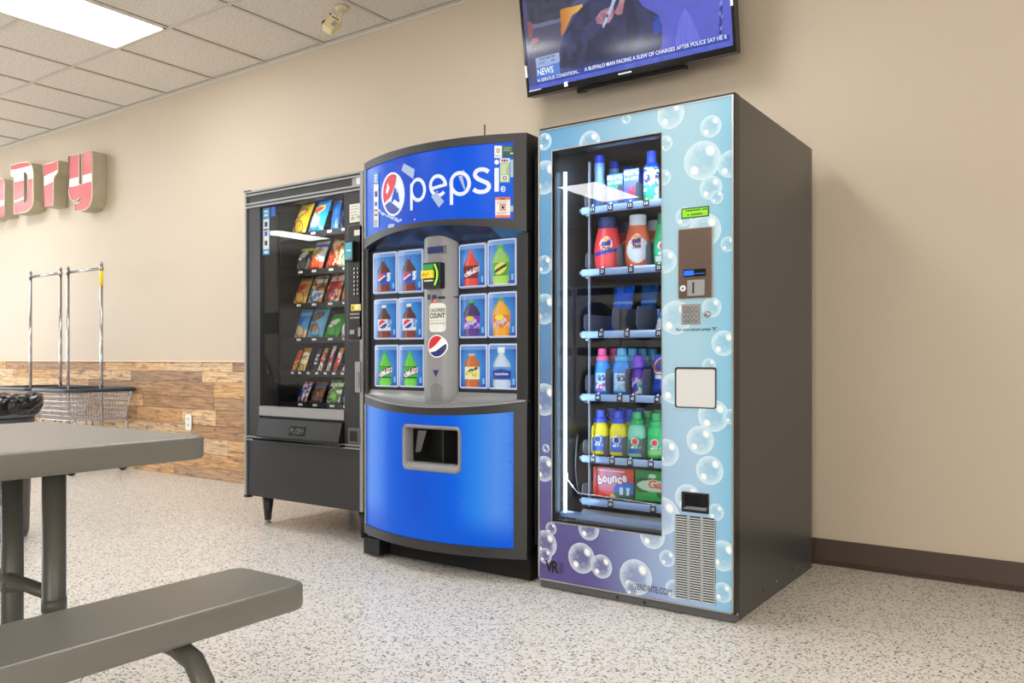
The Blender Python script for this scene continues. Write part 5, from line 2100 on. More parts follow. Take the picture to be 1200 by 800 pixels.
e.box(NX0 + .014, NX1 - .022, NY - .001, NY + .03, NT - .018, NT - .008, 'black_plastic').box(NX0 + .014, NX1 - .022, NY - .001, NY + .03, zl1 + .001, zl1 + .010, 'black_plastic').box(NX0 + .014, NX1 - .022, NY - .001, NY + .03, zrail - .003, zrail + .006, 'black_plastic')
e.box(NX0 - .006, NX0 + .05, NY - .006, NY + .03, NT, NT + .006, 'black_plastic').box(NX0 - .004, NX0 + .03, NY - .004, NY + .03, NB - .012, NB + .002, 'black_plastic')
e.build('silver_edging', snk)
MB().box(wx0 + .001, wx1 - .001, NY + .02, NY + .025, wz0, zt_, 'glass').build('window_glass', snk)
MB().box(wx0, wx1, NY - .002, NY + .03, wz0 - .050, wz0, 'brushed').build('kick_bar', snk, label='plain silver bar below the window')
x0, x1, z0, z1 = nrect(306, 401.6, 486, 509)
fz0, fz1 = wz0 - .165, wz0 - .060
fm = MB().prism([(NY + .012, fz1), (NY - .006, fz1 - .004), (NY - .030, fz0 + .006), (NY - .026, fz0), (NY + .012, fz0)], lambda a, b, t: (wx0 + .012 + (wx1 - wx0 - .02) * t, a, b), 'black_plastic', flip=False)
flap = fm.build('delivery_flap', snk)
tcx = N2(351.5, 500)[0]
zc = (fz0 + fz1) / 2


def flapf(a, b, w=.105, h=.03, o=.002):
    z = zc - .006 + (b - .5) * h
    t = (fz1 - .004 - z) / (fz1 - .010 - fz0)
    return (tcx + (a - .5) * w, NY - .006 - .024 * t - o, z)


tm = MB().poly([flapf(-.08, -.3), flapf(1.08, -.3), flapf(1.08, 1.3), flapf(-.08, 1.3)], 'black_gloss')
tm.text('PUSH', lambda a, b: flapf(a, b, o=.003), mat('push_ink', S(70, 70, 70), .4), .02)
tm.build('push_mark', flap)
MB().box(wx0 - .012, wx1 + .01, NY - .034, NY + .004, fz0 - .018, fz0 - .006, 'black_gloss').build('flap_ledge', snk)
# legs: tapered, with a levelling foot
for (x, y) in ((-3.775, 2.985), (-3.0, 2.965), (-3.775, 3.62), (-3.0, 3.62)):
    l = MB().lathe([(0, .018), (.018, .018), (.034, NB - .001), (0, NB - .001)], (x, y, 0), 'black_metal', seg=12)
    l = l.build('leg', snk)
    MB().lathe([(0, 0.001), (.020, 0.001), (.018, .008), (.007, .012), (.007, .02), (0, .02)], (x, y, 0), 'brushed', seg=12).build('levelling_foot', l)

# inside
TX0, TX1 = -3.77, -3.10
TY0, TY1 = 3.06, 3.58
li = MB()
li.box(TX1 + .012, TX1 + .018, cy2, ND - .04, .6, NT - .05, 'dark_inside').box(NX0 + .034, NX0 + .038, cy2, ND - .04, .6, NT - .05, 'dark_inside')
li.box(NX0 + .038, TX1 + .012, ND - .04, ND - .034, .6, NT - .05, 'dark_inside').box(NX0 + .038, TX1 + .012, cy2 + .02, ND - .04, .58, .6, 'dark_inside')
li.build('liner', snk)
MB().box(wx0 + .02, wx1 - .02, NY + .07, NY + .085, NT - .085, NT - .07, 'led_white').build('light_strip', snk)
MB().box(TX1 - .018, TX1 - .006, NY + .065, NY + .077, .66, NT - .1, 'led_white').build('light_strip', snk)
MB().box(TX0 - .012, TX0 - .002, TY0 + .01, TY0 + .03, .62, NT - .08, 'coil_wire').build('rack_post', snk)
traysz = [P(346, v, TY0)[1] for v in (276.0, 319.5, 358.0, 398, 436.8, 473.5)]
tray_objs = []
CU = [[349, 367, 386, 403], [352, 368, 388, 404], [350, 368, 387, 404], [350, 368, 387, 404], [343.5, 352, 362, 372, 382, 392, 402], [352, 369, 389, 405]]
for k, z in enumerate(traysz):
    tr = MB().box(TX0, TX1, TY0, TY0 + .008, z - .020, z + .012, 'black_plastic').box(TX0, TX1, TY0 + .008, TY1, z + .003, z + .007, 'black_plastic')
    tr.box(TX0, TX0 + .004, TY0, TY1, z - .02, z + .05, 'black_plastic')
    tr = tr.build('tray', snk)
    tray_objs.append(tr)
    for j, u in enumerate(CU[k]):
        x = P(u, 400, TY0)[0]
        pm = MB()
        n = 3 if k != 4 else 2
        for q in range(n):
            a = x - .014 + q * .012
            pm.box(a, a + .0075, TY0 - .0025, TY0 - .0005, z - .006, z + .006, 'white')
        pm.build('price_label', tr)
        # spiral of wire that pushes the packets out
        rad = .036 if k != 4 else .020
        turns = 7
        if (k, j) == (0, 2):
            pts = [(x + rad * sin(2 * pi * t / 14), TY0 + .02 + .42 * t / (turns * 14), z + .012 + rad - rad * cos(2 * pi * t / 14)) for t in range(turns * 14 + 1)]
        else:
            # front loop, then a run along the tray floor under the packet, then the rest of the spiral
            pts = [(x + rad * sin(2 * pi * t / 18), TY0 + .002 + .008 * t / 18, z + .0105 + rad - rad * cos(2 * pi * t / 18)) for t in range(19)]
            if (k, j) != (0, 1):
                pts += [(x, TY0 + .16, z + .0105)] + [(x + rad * sin(2 * pi * t / 14), TY0 + .18 + .26 * t / 70, z + .0105 + rad - rad * cos(2 * pi * t / 14)) for t in range(71)]
        MB().tube(pts, .0022, 'coil_wire', seg=5).build('spiral', tr)

# glass sticker, controls on the right
x0, x1, z0, z1 = nrect(304.5, 312.6, 243, 298)
st = MB()
for a0, a1, b0, b1, m in [(0, 1, 0, 1, 'sky_ink'), (.1, .9, .12, .76, 'paper'), (.3, .7, .6, .7, 'navy_ink'), (.3, .7, .4, .5, 'blue_ink'), (.3, .7, .2, .3, 'dark_green_ink'), (.15, .85, .52, .55, 'black_ink'), (.2, .8, .03, .08, 'paper'), (.2, .8, .82, .87, 'paper'), (.2, .8, .90, .95, 'paper')]:
    k = len(st.f)
    y = NY + .0185 - .0001 * k
    st.flat([(x0 + (x1 - x0) * a0, z0 + (z1 - z0) * b0), (x0 + (x1 - x0) * a1, z0 + (z1 - z0) * b0), (x0 + (x1 - x0) * a1, z0 + (z1 - z0) * b1), (x0 + (x1 - x0) * a0, z0 + (z1 - z0) * b1)], y, m)
x0, x1, z0, z1 = nrect(314, 319.5, 241.5, 253)
st.flat([(x0, z0), (x1, z0), (x1, z1), (x0, z1)], NY + .0185, 'blue_ink')
st.build('sticker', snk, label='blue and white strip of pictograms on the glass')
x0, x1, z0, z1 = nrect(412.5, 424, 207, 217)
MB().box(x0, x1, NY + .001, NY + .005, z0, z1, 'grey_ink').box(x0 + .03, x1, NY + .0005, NY + .004, z0 + .004, z1 - .004, 'paper').build('data_plate', snk)
x0, x1, z0, z1 = nrect(409.3, 424, 238.5, 260)
nt_ = MB().box(x0, x1, NY + .002, NY + .006, z0, z1, 'paper')
for i in range(5):
    zz = z1 - (z1 - z0) * (.14 + .16 * i)
    nt_.flat([(x0 + .008, zz), (x0 + .05 + .03 * hash2(i, 4), zz), (x0 + .05 + .03 * hash2(i, 4), zz + .003), (x0 + .008, zz + .003)], NY + .0015, 'grey_ink')
nt_.flat([(x0 + .01, z0 + .012), (x0 + .035, z0 + .012), (x0 + .022, z0 + .034)], NY + .0014, 'pale_green_ink').flat([(x0 + .05, z0 + .03), (x0 + .078, z0 + .03), (x0 + .064, z0 + .012)], NY + .0014, 'pale_green_ink')
nt_.build('paper_notice', snk)
x0, x1, z0, z1 = nrect(407.5, 424.2, 263, 399.5)
bz = MB().rbox(x0, x1, NY - .003, NY + .006, z0, z1, .012, 'grey_base').rbox(x0 + .006, x1 + .004, NY - .004, NY + .004, z0 + .006, z1 - .006, .010, 'black_plastic')
bez = bz.build('control_bezel', snk)
x0, x1, z0, z1 = nrect(409, 418.5, 283, 307)
MB().rbox(x0, x1, NY - .030, NY - .004, z0, z1, .006, 'black_plastic').box(x0 + .004, x1 - .004, NY - .0312, NY - .029, z0 + .01, z1 - .008, 'screen_teal').box(x0 + .02, x0 + .03, NY - .032, NY - .030, z0 + .05, z0 + .058, 'white').box(x0 + .036, x0 + .044, NY - .032, NY - .030, z0 + .05, z0 + .058, 'white').box(x0 + .034, x0 + .05, NY - .032, NY - .030, z0 + .014, z0 + .02, 'red_ink').build('card_reader', bez)
x0, x1, z0, z1 = nrect(416, 422.5, 269.5, 276)
MB().box(x0, x1, NY - .006, NY - .003, z0, z1, 'paper').build('small_label', bez)
kp = MB()
for i in range(2):
    for j in range(7):
        x, z = N2(416.6 + 3.9 * i, 315 + 4.9 * j - .3 * i)
        kp.rbox(x - .006, x + .006, NY - .009, NY - .003, z - .006, z + .006, .002, 'black_gloss', seg=2)
        kp.flat([(x - .005, z - .004), (x + .003, z - .004), (x + .004, z + .005), (x - .001, z + .005)], NY - .0094, 'paper')
kp.build('keypad', bez)
x0, x1, z0, z1 = nrect(412.5, 423.8, 356.5, 364)
MB().box(x0, x1, NY - .006, NY - .003, z0, z1, 'yellow_ink').box(x0 + .03, x0 + .055, NY - .007, NY - .005, z0 + .004, z1 - .003, 'paper').box(x0 + .008, x0 + .014, NY - .007, NY - .005, z0 + .006, z1 - .008, 'black_ink').build('yellow_label', bez)
sl = MB()
for v in (367, 371.5):
    x0, x1, z0, z1 = nrect(411.5, 422.5, v, v + 1.6)
    sl.box(x0, x1, NY - .008, NY - .003, z0, z1, 'brushed')
sl.build('note_slot', bez)
x0, x1, z0, z1 = nrect(411.5, 417, 386.5, 391.5)
MB().rbox(x0, x1, NY - .010, NY - .003, z0, z1, .004, 'brushed').build('return_button', bez)
x0, x1, z0, z1 = nrect(421.3, 423.6, 383.5, 394)
MB().box(x0, x1, NY - .010, NY - .003, z0, z1, 'brushed').build('coin_slot', bez)
x0, x1, z0, z1 = nrect(418, 424, 423.6, 459.5)
MB().rbox(x0, x1, NY - .012, NY + .005, z0, z1, .006, 'brushed').rbox(x0 + .010, x1 - .006, NY - .016, NY - .011, z0 + .02, z1 - .05, .004, 'silver_plastic').build('lock_handle', snk)
x0, x1, z0, z1 = nrect(409, 423, 501, 520)
MB().rbox(x0, x1, NY - .006, NY + .005, z0, z1, .006, 'grey_base').rbox(x0 + .012, x1 - .018, NY - .0065, NY - .004, z0 + .012, z1 - .016, .004, 'black_gloss').build('coin_return', snk)
area('cabinet_light', ((wx0 + wx1) / 2 + .12, NY + .10, NT - .10), (R(28), 0, 0), .5, .06, 5.5, (1, .97, .92))
area('cabinet_light', (TX1 - .012, NY + .09, 1.15), (0, R(-90), R(40)), 1.1, .04, 5.5, (1, .97, .92)).parent = None


# ------------------------------------------------------------------ packets in the spirals
def design(base, kind, c1, c2, c3, seed):
    def f(a, q):
        c = mix(base, tuple(k * .7 for k in base), .4 * vnoise(a * 3, q * 4, seed))
        if kind == 'chips':
            if ell(a, q, .48, .68, .36, .13, .2) < 1:
                c = c1 if ell(a, q, .48, .68, .28, .09, .2) > 1 else c2
            if ell(a, q, .45, .32, .30, .17) < 1:
                c = c3
        elif kind == 'split':
            if q < .38 + .1 * sin(a * 5):
                c = c1
            if ell(a, q, .5, .60, .34, .14, .3) < 1:
                c = c2
            if .78 < q < .90:
                c = c3
        elif kind == 'busy':
            n = vnoise(a * 4.5, q * 6, seed)
            c = base if n < .38 else (c1 if n < .55 else (c2 if n < .72 else c3))
            if .74 < q < .88:
                c = c2 if vnoise(a * 7, q * 10, seed + 1) > .35 else base
        elif kind == 'bar':
            c = base if q > .55 else c1
            if .3 < q < .8 and vnoise(a * 2, q * 14, seed) > .5:
                c = c2
            if q < .08:
                c = c3
        if q < .03 or q > .97:
            c = mix(c, (1, 1, 1), .25)
        return c
    return f


WT_, BK = S(240, 240, 240), S(30, 28, 30)
rowname = ['top', 'second', 'third', 'fourth', 'fifth', 'bottom']
packs = [
    (0, 341.5, 357, 241, .075, 'chips', S(240, 210, 40), S(215, 50, 50), S(250, 235, 140), S(235, 180, 60), 'yellow potato chip bag, first on the top row', .03),
    (0, 360.5, 377.5, 233, .080, 'chips', S(38, 135, 220), S(240, 220, 110), S(225, 70, 60), S(225, 235, 245), 'blue potato chip bag standing beside the yellow one', .03),
    (1, 344.5, 359.5, 289, .065, 'split', S(44, 44, 46), S(60, 62, 58), S(210, 214, 205), S(200, 214, 50), 'black chip bag with lime green top on the second row', .025),
    (1, 360.5, 376.5, 284, .070, 'split', S(235, 236, 240), S(225, 85, 45), S(205, 150, 70), S(40, 90, 200), 'white tortilla chip bag with orange base and blue top', .028),
    (1, 381, 397, 280, .075, 'busy', S(214, 66, 30), S(170, 30, 24), S(245, 215, 170), S(235, 120, 30), 'red and orange chip bag on the second row', .028),
    (2, 343.5, 358, 327, .060, 'split', S(190, 140, 80), S(232, 180, 80), S(200, 50, 40), S(205, 160, 90), 'tan and gold snack bag, first on the third row', .025),
    (2, 360, 376.5, 324, .060, 'busy', S(110, 70, 50), S(205, 140, 70), S(230, 225, 220), S(90, 140, 195), 'brown snack mix bag with blue patch on the third row', .025),
    (2, 379.5, 396.5, 321, .060, 'busy', S(150, 40, 34), S(215, 70, 50), S(235, 225, 220), S(220, 150, 80), 'dark red snack mix bag on the third row', .025),
    (3, 344.5, 358, 363, .060, 'split', S(60, 145, 215), S(225, 195, 150), S(40, 110, 190), S(120, 190, 230), 'mid blue cookie bag, first on the fourth row', .024),
    (3, 359.5, 378, 360, .065, 'chips', S(105, 180, 222), S(80, 50, 35), S(130, 90, 60), S(150, 110, 90), 'large light blue bag with brown cookie on the fourth row', .026),
    (3, 379.5, 396, 368, .070, 'split', S(52, 165, 56), S(60, 160, 50), S(225, 225, 210), S(40, 150, 50), 'green cookie bag leaning on the fourth row', .024),
    (5, 348.5, 358.5, 447, .055, 'busy', S(40, 90, 200), S(205, 60, 50), S(235, 235, 240), S(40, 80, 190), 'blue, red and white bag, first on the bottom row', .02),
    (5, 363.5, 376.5, 447.5, .050, 'split', S(150, 100, 60), S(110, 74, 50), S(130, 86, 56), S(50, 120, 180), 'brown bag with blue top on the bottom row', .022),
    (5, 382, 397.5, 445, .045, 'busy', S(110, 180, 60), S(70, 140, 40), S(235, 232, 220), S(60, 50, 40), 'bright green bag on the bottom row', .024),
]
for (k, u0, u1, vt, lean, kind, b0, c1, c2, c3, text, fat) in packs:
    o = pouch('snack_bag', u0, u1, vt, 300, TY0 + .050, lean, traysz[k] + .013, design(b0, kind, c1, c2, c3, k * 7 + int(u0)), text, 'snack bag', 'snack bags in the spiral trays', fat=fat, nu=14, nv=20)
# packets farther back or cut off by the window edge
extra = [
    (0, 387, 396, 236, .03, TY0 + .15, S(30, 105, 205), S(60, 140, 225), 'plain blue chip bag behind the front blue bag on the top row'),
    (0, 394.5, 403, 229, .03, TY0 + .24, S(28, 90, 205), S(90, 150, 230), 'blue and white chip bag at the window edge of the top row'),
    (1, 396.5, 404, 288, .02, TY0 + .05, S(195, 215, 165), S(225, 232, 205), 'pale green packet at the window edge of the second row'),
    (2, 400, 408, 333, .03, TY0 + .05, S(215, 70, 40), S(235, 120, 60), 'red packet at the window edge of the third row'),
    (3, 399.5, 408, 372, .03, TY0 + .05, S(60, 165, 60), S(225, 230, 220), 'green and white packet at the window edge of the fourth row'),
    (5, 402, 409, 458, .02, TY0 + .05, S(40, 150, 215), S(60, 170, 230), 'bright blue packet at the window edge of the bottom row'),
]
for (k, u0, u1, vt, lean, Y, c0, c1, text) in extra:
    pouch('snack_bag', u0, u1, vt, 300, Y, lean, traysz[k] + .013, design(c0, 'split', c1, c1, c0, int(u0)), text, 'snack bag', 'snack bags in the spiral trays', fat=.02, nu=12, nv=16)
bars = [
    (341.5, 346.5, 410.5, S(235, 90, 30), S(245, 170, 40), S(225, 60, 30), 'orange candy bar, first on the fifth row'),
    (348.5, 357, 407.5, S(215, 150, 60), S(245, 195, 40), WT_, 'gold and yellow candy packet on the fifth row'),
    (365, 368.5, 409, S(70, 66, 110), S(40, 40, 44), S(200, 200, 210), 'dark candy bar with silver print on the fifth row'),
    (371.8, 376.5, 408, S(200, 150, 110), S(225, 215, 205), S(190, 40, 45), 'white and red candy bar on the fifth row'),
    (382, 386, 405.5, S(205, 205, 210), S(225, 200, 205), S(190, 60, 90), 'silver candy bar on the fifth row'),
    (390, 395, 407.5, S(225, 150, 100), S(215, 35, 45), WT_, 'red candy bar beside the silver one'),
    (400, 404, 417, S(170, 90, 170), S(220, 200, 225), S(130, 40, 140), 'purple candy bar at the window edge of the fifth row'),
]
for (u0, u1, vt, c0, c1, c2, text) in bars:
    pouch('candy_bar', u0, u1, vt, 300, TY0 + .035, .055, traysz[4] + .013, design(c0, 'bar', c1, c2, c1, int(u0)), text, 'candy bar', 'candy bars on the fifth tray', fat=.009, nu=8, nv=22)
# ================================================================== television on the wall
TVX, TVY, TVZ, TILT = -1.890, 3.62, 2.294, R(9)
TVW, TVH = 1.135, .665
tv = empty('mounted_television', (TVX, TVY, TVZ), 'flat black television showing a news programme, tilted down on the wall', 'television')
tv.rotation_euler = (TILT, 0, 0)


def child(mb, name, parent, **kw):
    o = mb.build(name, None, **kw)
    o.parent = parent
    return o


def TS_(zx, zy):
    """photo point on the tilted screen -> (x, z) in the television's own frame"""
    u, v = 600 + zx / 4.2857, zy / 4.2857
    a, b = ray(u)
    c_ = (HZ - v) / FPX
    # b f = TVY - h sin ; CAMZ + c f = TVZ + h cos
    f = (TVY * cos(TILT) + (TVZ - CAMZ) * sin(TILT)) / (b * cos(TILT) + c_ * sin(TILT))
    h = (TVY - b * f) / sin(TILT)
    return a * f - TVX, h


hw_ = TVW / 2
m_ = MB().rbox(-hw_, hw_, .012, .055, 0, TVH, .008, 'black_plastic')
m_.box(-hw_ * .7, hw_ * .7, .055, .075, .06, TVH - .1, 'black_plastic')
child(m_, 'housing', tv)
m_ = MB()
for x0, x1, z0, z1 in ((-hw_, hw_, 0, .030), (-hw_, hw_, TVH - .014, TVH), (-hw_, -hw_ + .014, .03, TVH - .014), (hw_ - .014, hw_, .03, TVH - .014)):
    m_.box(x0, x1, 0, .012, z0, z1, 'black_gloss')
bz_ = child(m_, 'bezel', tv)
x, z = TS_(565, 348)
mk = MB()
for q in range(7):
    mk.box(x - .035 + q * .0105, x - .027 + q * .0105, -.0008, .001, .011, .018, 'white_ink')
child(mk, 'maker_mark', bz_)
m_ = MB()
for x, w, z0, z1 in ((-hw_ + .006, .012, .10, .16), (hw_ - .010, .012, .20, .27)):
    m_.box(x - w / 2, x + w / 2, -.001, .002, z0, z1, 'white')
xa = TS_(262, 415)[0]
m_.box(xa, xa + .02, -.001, .002, .012, .036, 'paper').box(-hw_ + .014, -hw_ + .09, -.001, .002, .026, .030, 'paper')
child(m_, 'tape_scrap', bz_)
SCX0, SCX1, SCZ0, SCZ1 = -hw_ + .014, hw_ - .014, .030, TVH - .014
PG = {k: [TS_(*q) for q in v] for k, v in {
    'body': [(238, 340), (240, 235), (262, 170), (330, 55), (420, -40), (470, -60), (600, -50), (655, 30), (735, 75), (752, 130), (752, 225), (735, 255), (640, 275), (500, 310), (330, 345)],
    'sleeve': [(245, 300), (250, 190), (300, 150), (370, 140), (390, 190), (340, 280), (300, 305)],
    'forearm': [(355, 140), (420, 85), (450, 130), (385, 205)],
    'shadow': [(380, 200), (470, 150), (520, 220), (500, 300), (360, 320)],
    'lapel': [(560, -20), (610, 10), (640, 160), (600, 260), (575, 240)],
    'hand': [(418, 90), (445, 55), (490, 32), (512, 42), (508, 80), (488, 112), (455, 122), (425, 118)],
    'chest': [(512, 62), (535, 15), (545, -40), (575, -40), (560, 20), (552, 70), (530, 76)],
    'mic': [(492, 30), (515, -40), (532, -40), (505, 40), (460, 138), (450, 134)],
    'orange': [(240, 48), (350, 20), (352, 42), (300, 75), (262, 160), (246, 180)],
    'wall_line': [(85, 128), (245, 90), (245, 110), (88, 148)],
    'left': [(60, 90), (245, 80), (250, 340), (105, 440)],
    'upper': [(60, -60), (360, -60), (250, 85), (80, 125)],
    'host_a': [(75, 105), (98, 112), (104, 150), (98, 190), (80, 190)],
    'host_b': [(95, 195), (125, 188), (138, 215), (128, 245), (96, 255)],
    'box': [(117, 292), (235, 262), (237, 312), (119, 345)],
    'box2': [(119, 345), (237, 312), (241, 370), (122, 402)],
    'tick': [(118, 400), (1090, 172), (1090, 200), (122, 428)],
    'cone': [(815, 230), (840, 90), (865, 40), (890, 70), (950, 205)],
    'stripe': [(1042, 0), (1056, 0), (1052, 190), (1038, 190)],
    'cuff': [(690, 75), (745, 90), (752, 160), (715, 170)],
    'face': [(505, -95), (560, -110), (590, -60), (575, -10), (530, -5)],
}.items()}
HANDC = TS_(468, 82)


def tvpaint(a, b):
    x, z = SCX0 + (SCX1 - SCX0) * a, SCZ0 + (SCZ1 - SCZ0) * b
    I = lambda k: inpoly(x, z, PG[k])
    n = vnoise(x * 40, z * 40, 2)
    c = mix(S(70, 80, 200), S(96, 104, 228), .5 + .5 * sin(x * 3)) if a > .42 else S(74, 76, 112)
    c = mix(c, S(88, 92, 170), .35 * n)
    if I('upper'):
        c = mix(S(38, 48, 66), S(60, 66, 90), n)
    if I('left') and not I('upper'):
        c = mix(S(86, 84, 118), S(64, 62, 96), b)
    if I('wall_line'):
        c = S(112, 116, 150)
    if b > .72:
        c = mix(c, S(52, 56, 110), .6)
    if I('cone'):
        c = mix(S(104, 112, 236), S(120, 126, 240), vnoise(x * 120, z * 12, 4))
    if I('stripe'):
        c = S(40, 54, 150) if vnoise(x * 100, z * 60, 1) > .45 else S(130, 150, 225)
    if I('orange'):
        c = mix(S(205, 120, 40), S(240, 190, 90), max(0, min(1, (x - PG['orange'][0][0]) * 9)))
    if I('host_a'):
        c = S(140, 84, 92)
    if I('host_b'):
        c = S(170, 110, 120) if n > .35 else S(60, 40, 60)
    if I('body'):
        c = mix(S(26, 30, 66), S(42, 54, 110), vnoise(x * 22, z * 22, 7))
        if I('sleeve'):
            c = mix(S(18, 22, 52), S(46, 60, 120), vnoise(x * 34, z * 26, 9))
        if I('shadow'):
            c = mix(S(16, 22, 56), S(24, 36, 96), n)
        if I('lapel'):
            c = S(24, 30, 76)
        if I('forearm'):
            c = S(52, 54, 108)
        if I('cuff'):
            c = S(24, 70, 190) if n > .5 else S(30, 40, 110)
    if I('face') or I('chest'):
        c = mix(S(205, 150, 165), S(170, 110, 130), n)
    if I('hand'):
        c = mix(S(214, 160, 180), S(150, 92, 120), vnoise(x * 60, z * 60, 3))
    if I('mic'):
        c = S(190, 205, 240) if vnoise(x * 90, z * 30, 2) > .35 else S(60, 70, 130)
    if z < .12 and x < 0:
        c = mix(c, S(60, 90, 190), max(0, .12 - z) * 6)
    if I('tick') or z < PG['tick'][0][1] * .6 + .005:
        c = mix(S(34, 62, 168), S(40, 76, 190), n) if I('tick') else mix(S(70, 96, 206), S(96, 112, 226), n)
    if I('box'):
        c = mix(S(150, 180, 235), S(190, 205, 240), b * 2)
    if I('box2'):
        c = mix(S(40, 90, 205), S(90, 140, 230), min(1, (x - SCX0) * 6))
    return c


m_ = MB().grid(lambda a, b: (SCX0 + (SCX1 - SCX0) * a, .004, SCZ0 + (SCZ1 - SCZ0) * b), 320, 180, 'screen', tvpaint, smooth=False)
scr = child(m_, 'screen', tv, label='lit screen with a person holding a microphone and a line of news text')
t_ = MB()


def tvtext(s, p, q, cap, bold=0.0, m='sign_white'):
    (xa, za), (xb, zb) = TS_(*p), TS_(*q)
    zm = (za + zb) / 2
    t_.text_xz(s, xa, xb, zm, zm + cap, .003, m, bold)


tvtext('N SERIOUS CONDITION...', (128, 414), (338, 365), .0165, .015)
tvtext('A BUFFALO MAN FACING A SLEW OF CHARGES AFTER POLICE SAY HE R', (363, 359), (1080, 192), .0185, .015)
tvtext('NEWS', (128, 382), (207, 363), .034, .02)
tvtext('ROCHESTER', (138, 303), (216, 285), .011, .02, 'navy_ink')
tvtext('65', (196, 307), (214, 303), .010, .02, 'navy_ink')
tvtext('12:37', (134, 323), (166, 316), .010, .01, 'navy_ink')
child(t_, 'news_lettering', scr)
child(MB().box(-.25, .25, .075, .082, .20, .46, 'black_metal').box(-.03, .03, .078, .128, .27, .40, 'black_metal').box(-.30, -.26, .06, .10, -.02, .02, 'black_plastic').box(-.26, .30, .05, .085, -.016, .01, 'black_plastic'), 'wall_bracket', tv)


# ================================================================== old sign letters on the wall
LYF, LYB = 3.690, 3.817
M['letter_side'] = mat('letter_side', S(176, 166, 142), 0.55, noise=.12, scale=9)
M['letter_rim'] = mat('letter_rim', S(224, 214, 190), 0.5)


def letter_face(name, zc, half, slope, amp, x0, extra=None):
    m, nt, p = nodes(name)
    ge = N(nt, 'ShaderNodeNewGeometry')
    sp = N(nt, 'ShaderNodeSeparateXYZ')
    nt.links.new(ge.outputs['Position'], sp.inputs[0])

    def mth(op, a, b=None):
        n = N(nt, 'ShaderNodeMath', operation=op)
        for i, q in enumerate((a, b)):
            if q is None:
                continue
            if isinstance(q, (int, float)):
                n.inputs[i].default_value = q
            else:
                nt.links.new(q, n.inputs[i])
        return n.outputs[0]
    dx = mth('SUBTRACT', sp.outputs['X'], x0)
    line = mth('ADD', mth('MULTIPLY', dx, slope), mth('MULTIPLY', mth('SINE', mth('MULTIPLY', dx, 11.0)), amp))
    d = mth('ABSOLUTE', mth('SUBTRACT', mth('SUBTRACT', sp.outputs['Z'], zc), line))
    band = mth('LESS_THAN', d, half)
    if extra:
        d2 = mth('ABSOLUTE', mth('SUBTRACT', mth('SUBTRACT', sp.outputs['Z'], extra[0]), mth('MULTIPLY', mth('SINE', mth('MULTIPLY', dx, 9.0)), .012)))
        d2 = mth('MULTIPLY', mth('LESS_THAN', d2, extra[1]), mth('LESS_THAN', dx, extra[2]))
        band = mth('MAXIMUM', band, d2)
    nz = N(nt, 'ShaderNodeTexNoise', i_Scale=14.0, i_Detail=3.0)
    rd = N(nt, 'ShaderNodeMix', data_type='RGBA')
    rd.inputs['A'].default_value = (*S(196, 78, 84), 1)
    rd.inputs['B'].default_value = (*S(212, 92, 98), 1)
    nt.links.new(nz.outputs['Fac'], rd.inputs['Factor'])
    mx = N(nt, 'ShaderNodeMix', data_type='RGBA')
    mx.inputs['B'].default_value = (*S(246, 244, 242), 1)
    nt.links.new(rd.outputs['Result'], mx.inputs['A'])
    nt.links.new(band, mx.inputs['Factor'])
    nt.links.new(mx.outputs['Result'], p.inputs['Base Color'])
    p.inputs['Roughness'].default_value = .35
    return m


def ZL(zx, zy):
    return P(zx / 7.271, 160 + zy / 7.271, LYF)


def wall_letter(name, poly, face, label, hole=None):
    pl = ccw(poly)
    e = empty(name, (sum(p[0] for p in pl) / len(pl), LYB, min(p[1] for p in pl)), label, 'sign letter', 'old sign letters on the wall')
    if hole:
        h = ccw(hole)[::-1]
        i = min(range(len(pl)), key=lambda k: (pl[k][0] - h[0][0]) ** 2 + (pl[k][1] - h[0][1]) ** 2)
        full = pl[:i + 1] + h + [h[0]] + pl[i:]
    else:
        full = pl
    b_ = MB()
    for loop, sgn in ((pl, 1), (hole and ccw(hole)[::-1], 1)):
        if not loop:
            continue
        n = len(loop)
        v = [(a, LYF + .004, z) for a, z in loop] + [(a, LYB, z) for a, z in loop]
        b_.add(v, [(i, i + n, (i + 1) % n + n, (i + 1) % n) for i in range(n)], 'letter_side')
    b_.build('side_return', e)
    MB().poly([(a, LYF + .004, z) for a, z in full], face).build('face', e)
    r_ = MB().tube([(a, LYF + .003, z) for a, z in pl], .0055, 'letter_rim', seg=6, closed=True)
    if hole:
        r_.tube([(a, LYF + .003, z) for a, z in ccw(hole)], .0055, 'letter_rim', seg=6, closed=True)
    r_.build('rim', e)
    return e


yp = [ZL(*q) for q in [(585, 172), (672, 151), (672, 404), (697, 402), (697, 144), (782, 123), (783, 500), (776, 550), (758, 592), (725, 622), (685, 634), (640, 634), (640, 572), (672, 560), (690, 535), (686, 515), (664, 538), (640, 552), (614, 546), (596, 522), (586, 480)]]
zb1_ = ZL(680, 372)[1]
wall_letter('sign_letter', yp, letter_face('face_y', zb1_, .036, -.02, .006, ZL(690, 0 + 300)[0]), 'red and white letter y, last of the wall sign')
rp_ = [ZL(*q) for q in [(370, 240), (440, 222), (490, 200), (491, 305), (470, 326), (456, 352), (452, 390), (452, 588), (370, 602)]]
wall_letter('sign_letter', rp_, letter_face('face_r', ZL(420, 356)[1], .043, .12, .0, ZL(420, 300)[0]), 'red and white letter r of the wall sign')
dp = [ZL(*q) for q in [(90, 246), (160, 224), (232, 215), (258, 230), (273, 262), (281, 310), (282, 540), (274, 585), (256, 618), (222, 640), (118, 660), (118, 345), (90, 333)]]
dh = [ZL(*q) for q in [(204, 302), (222, 306), (234, 330), (235, 520), (226, 552), (206, 560)]]
